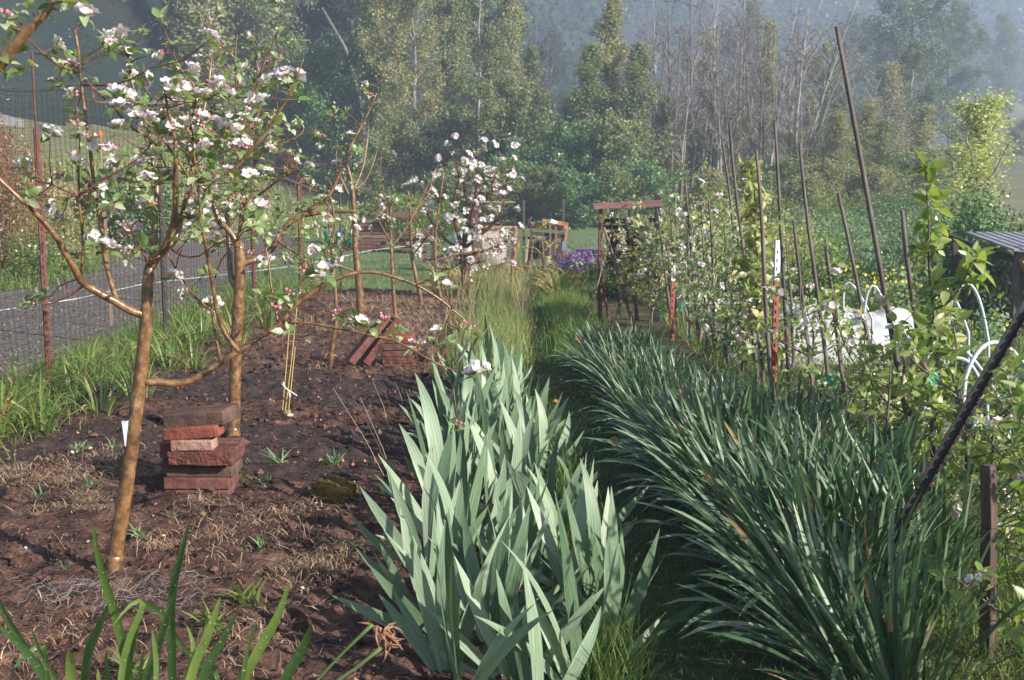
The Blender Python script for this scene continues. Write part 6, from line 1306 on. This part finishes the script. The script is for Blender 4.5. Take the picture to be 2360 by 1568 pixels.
# purple wallflower bush
def bush(name, px, py, Y, w, h, nleaf, mt, lab, nfl=0, fmt=None, lsz=.05, fsz=.03, cat='shrub', stems=9, seed=0, spiky=0, group=None):
    p = P(px, py, Y); z = gz(p.x, Y)-sink(p.x, Y); e = empty(name, (p.x, Y, z), lab, cat, group); nr = np.random.default_rng(int(px*7+py)); m = MB()
    for k in range(stems): a = nr.random()*6.28; r_ = nr.random()*w*.35; m.tube([(p.x, Y, z), (p.x+math.cos(a)*r_*.5, Y+math.sin(a)*r_*.5, z+h*.5), (p.x+math.cos(a)*r_, Y+math.sin(a)*r_, z+h*.92)], [.012, .008, .003], 4)
    m.build('stems', M['twig'], e); cl = max(12, nleaf//60)
    C0 = nr.normal(size=(cl, 3)); C0 /= np.linalg.norm(C0, axis=1)[:, None]; C0 *= nr.random((cl, 1))**.45; C0 = C0*np.array([w/2, w/2, h/2])*.9+np.array([p.x, Y, z+h*.52])
    c = C0[nr.integers(0, cl, nleaf)]+nr.normal(size=(nleaf, 3))*np.array([w, w, h])*.075; c[:, 2] = np.maximum(c[:, 2], z+.01)
    m = MB(); cards(m, c, nr.uniform(.6, 1.2, nleaf)*lsz, asp=.6); m.build('foliage', M[mt], e)['kind'] = 'stuff'
    if nfl: c = C0[nr.integers(0, cl, nfl)]+nr.normal(size=(nfl, 3))*np.array([w, w, h])*.08; c[:, 2] = np.maximum(c[:, 2], z+h*.5)+nr.random(nfl)*h*.15; m = MB(); cards(m, c, nr.uniform(.7, 1.2, nfl)*fsz, asp=.9); m.build('flowers', M[fmt], e)['kind'] = 'stuff'
    return e
bush('wallflower', 1343, 640, 16.6, .85, .56, 1500, 'weed', 'bush of purple wallflowers left of the garden gate', 1800, 'purple_flower', .05, .035)
bush('wallflower', 1398, 668, 15.2, .3, .28, 500, 'weed', 'small outlying purple wallflower right behind the gate post', 260, 'purple_flower', .04, .03)
bush('rounded_shrub', 915, 480, 27, 1.9, 1.2, 6000, 'grass', 'rounded mid green shrub behind the timber stacks', lsz=.08)
bush('rounded_shrub', 1010, 480, 28, 1.2, 1.0, 3500, 'grass', 'green shrub right of the rounded one, behind the blossom', lsz=.08)
bush('rose_bush', 5, 500, 18, 2.0, 2.4, 9000, 'rose_leaf', 'large reddish leaved rose bush with pale blooms behind the net fence, left edge', 130, 'petal', .05, .05)
bush('rose_bush', 140, 520, 19.5, 1.6, 1.7, 5000, 'far_apple_leaf', 'lighter shrub with white blooms right of the reddish rose bush', 120, 'petal', .05, .05)
bush('rose_bush', 85, 600, 17.6, 1.2, .9, 2600, 'grass', 'low green shrub with white blooms in front of the taller shrubs', 70, 'petal', .045, .045)
bush('shrub', 255, 470, 25, 1.4, 1.1, 2600, 'weed', 'dark small tree behind the leader of the nearest apple tree', lsz=.1)
bush('shrub', 330, 400, 24, 1.3, 1.5, 3000, 'ivy', 'dark leafy shrub beside the grassy slope behind the apple crown', lsz=.1)
bush('garden_plant', 2255, 700, 12.5, 1.3, 1.35, 9000, 'ivy', 'large dark green shrub at the right before the metal roofed shelter', 60, 'weed', .06, .05)
bush('garden_plant', 2330, 720, 11.5, 1.0, .7, 3500, 'daffodil_leaf', 'dark shrub under the metal roofed shelter', lsz=.06)
bush('flowering_kale', 2060, 700, 10.5, .9, .75, 2600, 'weed', 'kale gone to yellow flower behind the tallest pole', 420, 'yellow_flower', .055, .035, 'vegetable')
bush('flowering_kale', 1990, 700, 11.2, .6, .65, 1500, 'grass', 'smaller yellow flowering kale left of the tallest pole foot', 160, 'yellow_flower', .05, .035, 'vegetable')
bush('flowering_kale', 2245, 790, 8.6, .8, .62, 1800, 'weed', 'yellow flowering kale between the white hoops at the right', 70, 'yellow_flower', .05, .05, 'vegetable')
bush('flowering_kale', 2180, 760, 9.4, .5, .55, 1000, 'grass', 'small yellow flowering kale left of the tall hoops', 60, 'yellow_flower', .05, .04, 'vegetable')
bush('cabbage_row', 2310, 930, 7.0, .7, .32, 1500, 'daffodil_leaf', 'bluish green cabbages under the near white hoops', lsz=.09, cat='vegetable')
bush('cabbage_row', 2380, 880, 7.6, .8, .35, 1500, 'weed', 'blue green vegetable leaves at the right edge below the hoops', lsz=.09, cat='vegetable')
bush('vegetable', 1965, 870, 8.0, .9, .3, 1500, 'weed', 'low grey green vegetables in front of the white fabric', lsz=.06, cat='vegetable')
bush('vegetable', 2130, 900, 7.6, .9, .35, 1500, 'grass', 'low leafy vegetables behind the large leafed trees', lsz=.06, cat='vegetable')
for px, Y, w, h, mt, lab in [(1560, 14.5, 1.4, 1.2, 'far_apple_leaf', 'golden green shrub behind the rear of the orchard row'), (1700, 14, 1.5, .9, 'weed', 'grey green shrub behind the orchard row middle'), (1850, 13, 1.4, .9, 'grass', 'green shrub behind the orchard row, right of the leafy column'), (1960, 13.5, 1.3, .9, 'weed', 'grey shrub behind the shorter pole near the tallest one'), (1880, 22, 2.2, 1.1, 'weed', 'soft grey green shrub on the lawn behind the orchard row, left of the tallest pole'), (1960, 27, 2.6, 1.2, 'grass', 'green shrub on the lawn behind the tallest pole'), (2060, 24, 2.4, 1.2, 'weed', 'grey green shrub on the lawn right of the tallest pole'), (2150, 30, 3.0, 1.3, 'grass', 'distant green shrub left of the young poplar'), (1760, 26, 2.4, 1.2, 'far_apple_leaf', 'yellowish shrub on the lawn behind the leafy column'), (1440, 15, .9, .8, 'grass', 'green shrub seen through the garden gate'),
                         (1800, 16, 1.6, 1.1, 'far_apple_leaf', 'yellowish shrub far behind the larger red post'), (1620, 17, 1.6, 1.4, 'far_apple_leaf', 'yellow green shrub far behind the rear poles'), (2130, 15, 1.5, 1.2, 'weed', 'soft grey green shrub behind the large leafed shoot')]:
    bush('garden_shrub', px, 620, Y, w, h, int(2600*w), mt, lab, 30, 'petal', .05, .03)
for k, (px, yt, Y) in enumerate(((232, 318, 12.5), (237, 345, 12.6))):
    m = MB(); A = P(px, yt, Y); m.tube([(A.x+.02, Y, -.05), (A.x, Y, A.z*.6), A], .007, 5); o = m.build('red_hot_poker', M['straw']); b = MB(); blob(b, A+Vector((0, 0, .03)), .022, 0, (1, 1, 2.2)); b.build('flower_spike', M['red_flower'], o, world=True)
    tag(o, 'red hot poker with an orange red spike behind the net fence, ' + ('taller one' if k == 0 else 'lower one'), 'flower')
# white fabric over the vegetable bed, hoops
e = empty('row_cover', (2.9, 10.2, 0), 'crumpled white fabric row cover lying over the vegetable bed', 'fabric'); xs = np.linspace(2.05, 3.5, 46); ys_ = np.linspace(9.5, 10.9, 36); X, Yg = np.meshgrid(xs, ys_)
u = (X-2.77)/.72; v = (Yg-10.2)/.7; Zg = .36*np.clip(1-u**4, 0, 1)**.5*np.clip(1-v**4, 0, 1)**.5*(.75+.5*vnoise(X*3, Yg*3, 3))+.16*fbm(X*5, Yg*5, 4, 4)+.10*np.abs(fbm(X*13, Yg*13, 3, 7)); Zg = np.maximum(Zg, .01)
m = MB(); i = np.arange(35)[:, None]*46; j = np.arange(45)[None]; m.add(np.stack([X, Yg, Zg], -1).reshape(-1, 3), np.stack([i+j, i+j+1, i+46+j+1, i+46+j], -1).reshape(-1, 4)); m.build('cover_sheet', M['fabric'], e, smooth=True)
def hoop(pa, pt, pb_, Y, r, lab, dY=0):
    m = MB(); A = P(*pa, Y); T = P(*pt, Y+dY/2); B = P(*pb_, Y+dY); pts = []
    for k in range(17):
        t = k/16; w0 = (1-t)**2; w1 = 2*t*(1-t); c = T*2-(A+B)*.5; pts.append(A*w0+c*w1+B*t*t)
    if pts[0].z > .05: pts = [Vector((pts[0].x-.02, pts[0].y, -.05))]+pts
    if pts[-1].z > .05: pts = pts+[Vector((pts[-1].x+.02, pts[-1].y, -.05))]
    m.tube(pts, r, 6); tag(m.build('hoop', M['pvc'], smooth=True), lab, 'hoop', 'white plastic hoops over the vegetable beds')
hoop((1945, 735), (1955, 652), (2010, 735), 9.0, .010, 'thin white hoop above the white fabric, left'); hoop((1990, 740), (2015, 660), (2062, 780), 8.6, .010, 'thin white hoop right above the white fabric')
hoop((2150, 700), (2185, 668), (2232, 770), 8.2, .011, 'curved white hoop before the dark shrub, left of two'); hoop((2190, 700), (2240, 660), (2278, 790), 8.0, .011, 'curved white hoop before the dark shrub, right of two')
hoop((2140, 820), (2215, 800), (2325, 960), 6.4, .010, 'low white hoop crossing behind the slanting black post', .2); hoop((2225, 870), (2300, 790), (2400, 900), 5.9, .011, 'nearest white hoop bowing behind the slanting black post', .3); hoop((2160, 860), (2225, 830), (2275, 930), 6.5, .010, 'small low hoop left of the nearest one')
# shelter at the right edge
e = empty('shelter', P(2350, 730, 11), 'shelter with ribbed metal roof on dark posts at the right edge', 'shelter')
m = MB(); m.beam(P(2350, 568, 11), Vector((P(2350, 568, 11).x, 11, -.05)), .075, .075); m.build('post', M['pole_wood'], e); m = MB(); q = P(2350, 568, 11); m.beam((q.x+1.5, 11, q.z), (q.x+1.5, 11, -.05), .08, .08); m.build('post', M['pole_wood'], e)
m = MB(); q = P(2338, 575, 10.9); Q = P(2325, 538, 11.9)
for k in range(26):
    x0 = q.x+k*.09; m.beam((x0, q.y, q.z), (x0-.03, Q.y, Q.z), .05, .018, ext=.1); m.beam((x0+.045, q.y, q.z-.012), (x0+.015, Q.y, Q.z-.012), .05, .006, ext=.1)
m.build('metal_roof', M['metal_roof'], e)
m = MB(); m.beam(P(2176, 543, 11.5), P(2352, 605, 11), .04, .05); m.build('rail', M['dark_wood'], e); m = MB(); m.beam(P(2240, 560, 12), P(2330, 590, 12), .03, .04); m.build('thin_rail', M['blue_grey'], e); m = MB(); m.beam(P(2200, 545, 11.6), P(2203, 640, 11.6), .05, .05); m.build('rail_post', M['dark_wood'], e)
m = MB(); m.beam(P(2355, 600, 10.9), P(2420, 740, 10.9), .1, .03); m.build('plank', M['orange_wood'], e)
# house corner at the left edge
HS = 1.8
e = empty('house', (-14.3, 27, 0), 'brown house with grey shingle roof, its corner at the left edge', 'house'); c = P(48, 250, 27)-Vector((HS, 0, 0))
m = MB(); m.box((c.x-3.1, 29, 1.15), (6, 4, 2.9)); m.build('wall', M['siding'], e)
m = MB(); v = [(c.x-7, 26.6, c.z+1.9), (c.x+.1, 26.6, c.z-.05), (c.x+.1, 31.4, c.z-.05), (c.x-7, 31.4, c.z+1.9)]; v += [(a, b, z-.18) for a, b, z in v]; m.add(v, np.array([(0, 1, 2, 3), (7, 6, 5, 4), (0, 4, 5, 1), (1, 5, 6, 2), (2, 6, 7, 3), (3, 7, 4, 0)])); rf = m.build('roof', M['shingle'], e)
m = MB(); m.beam((c.x-7, 26.56, c.z+1.78), (c.x+.14, 26.56, c.z-.17), .04, .16); m.build('fascia_board', M['siding'], e)
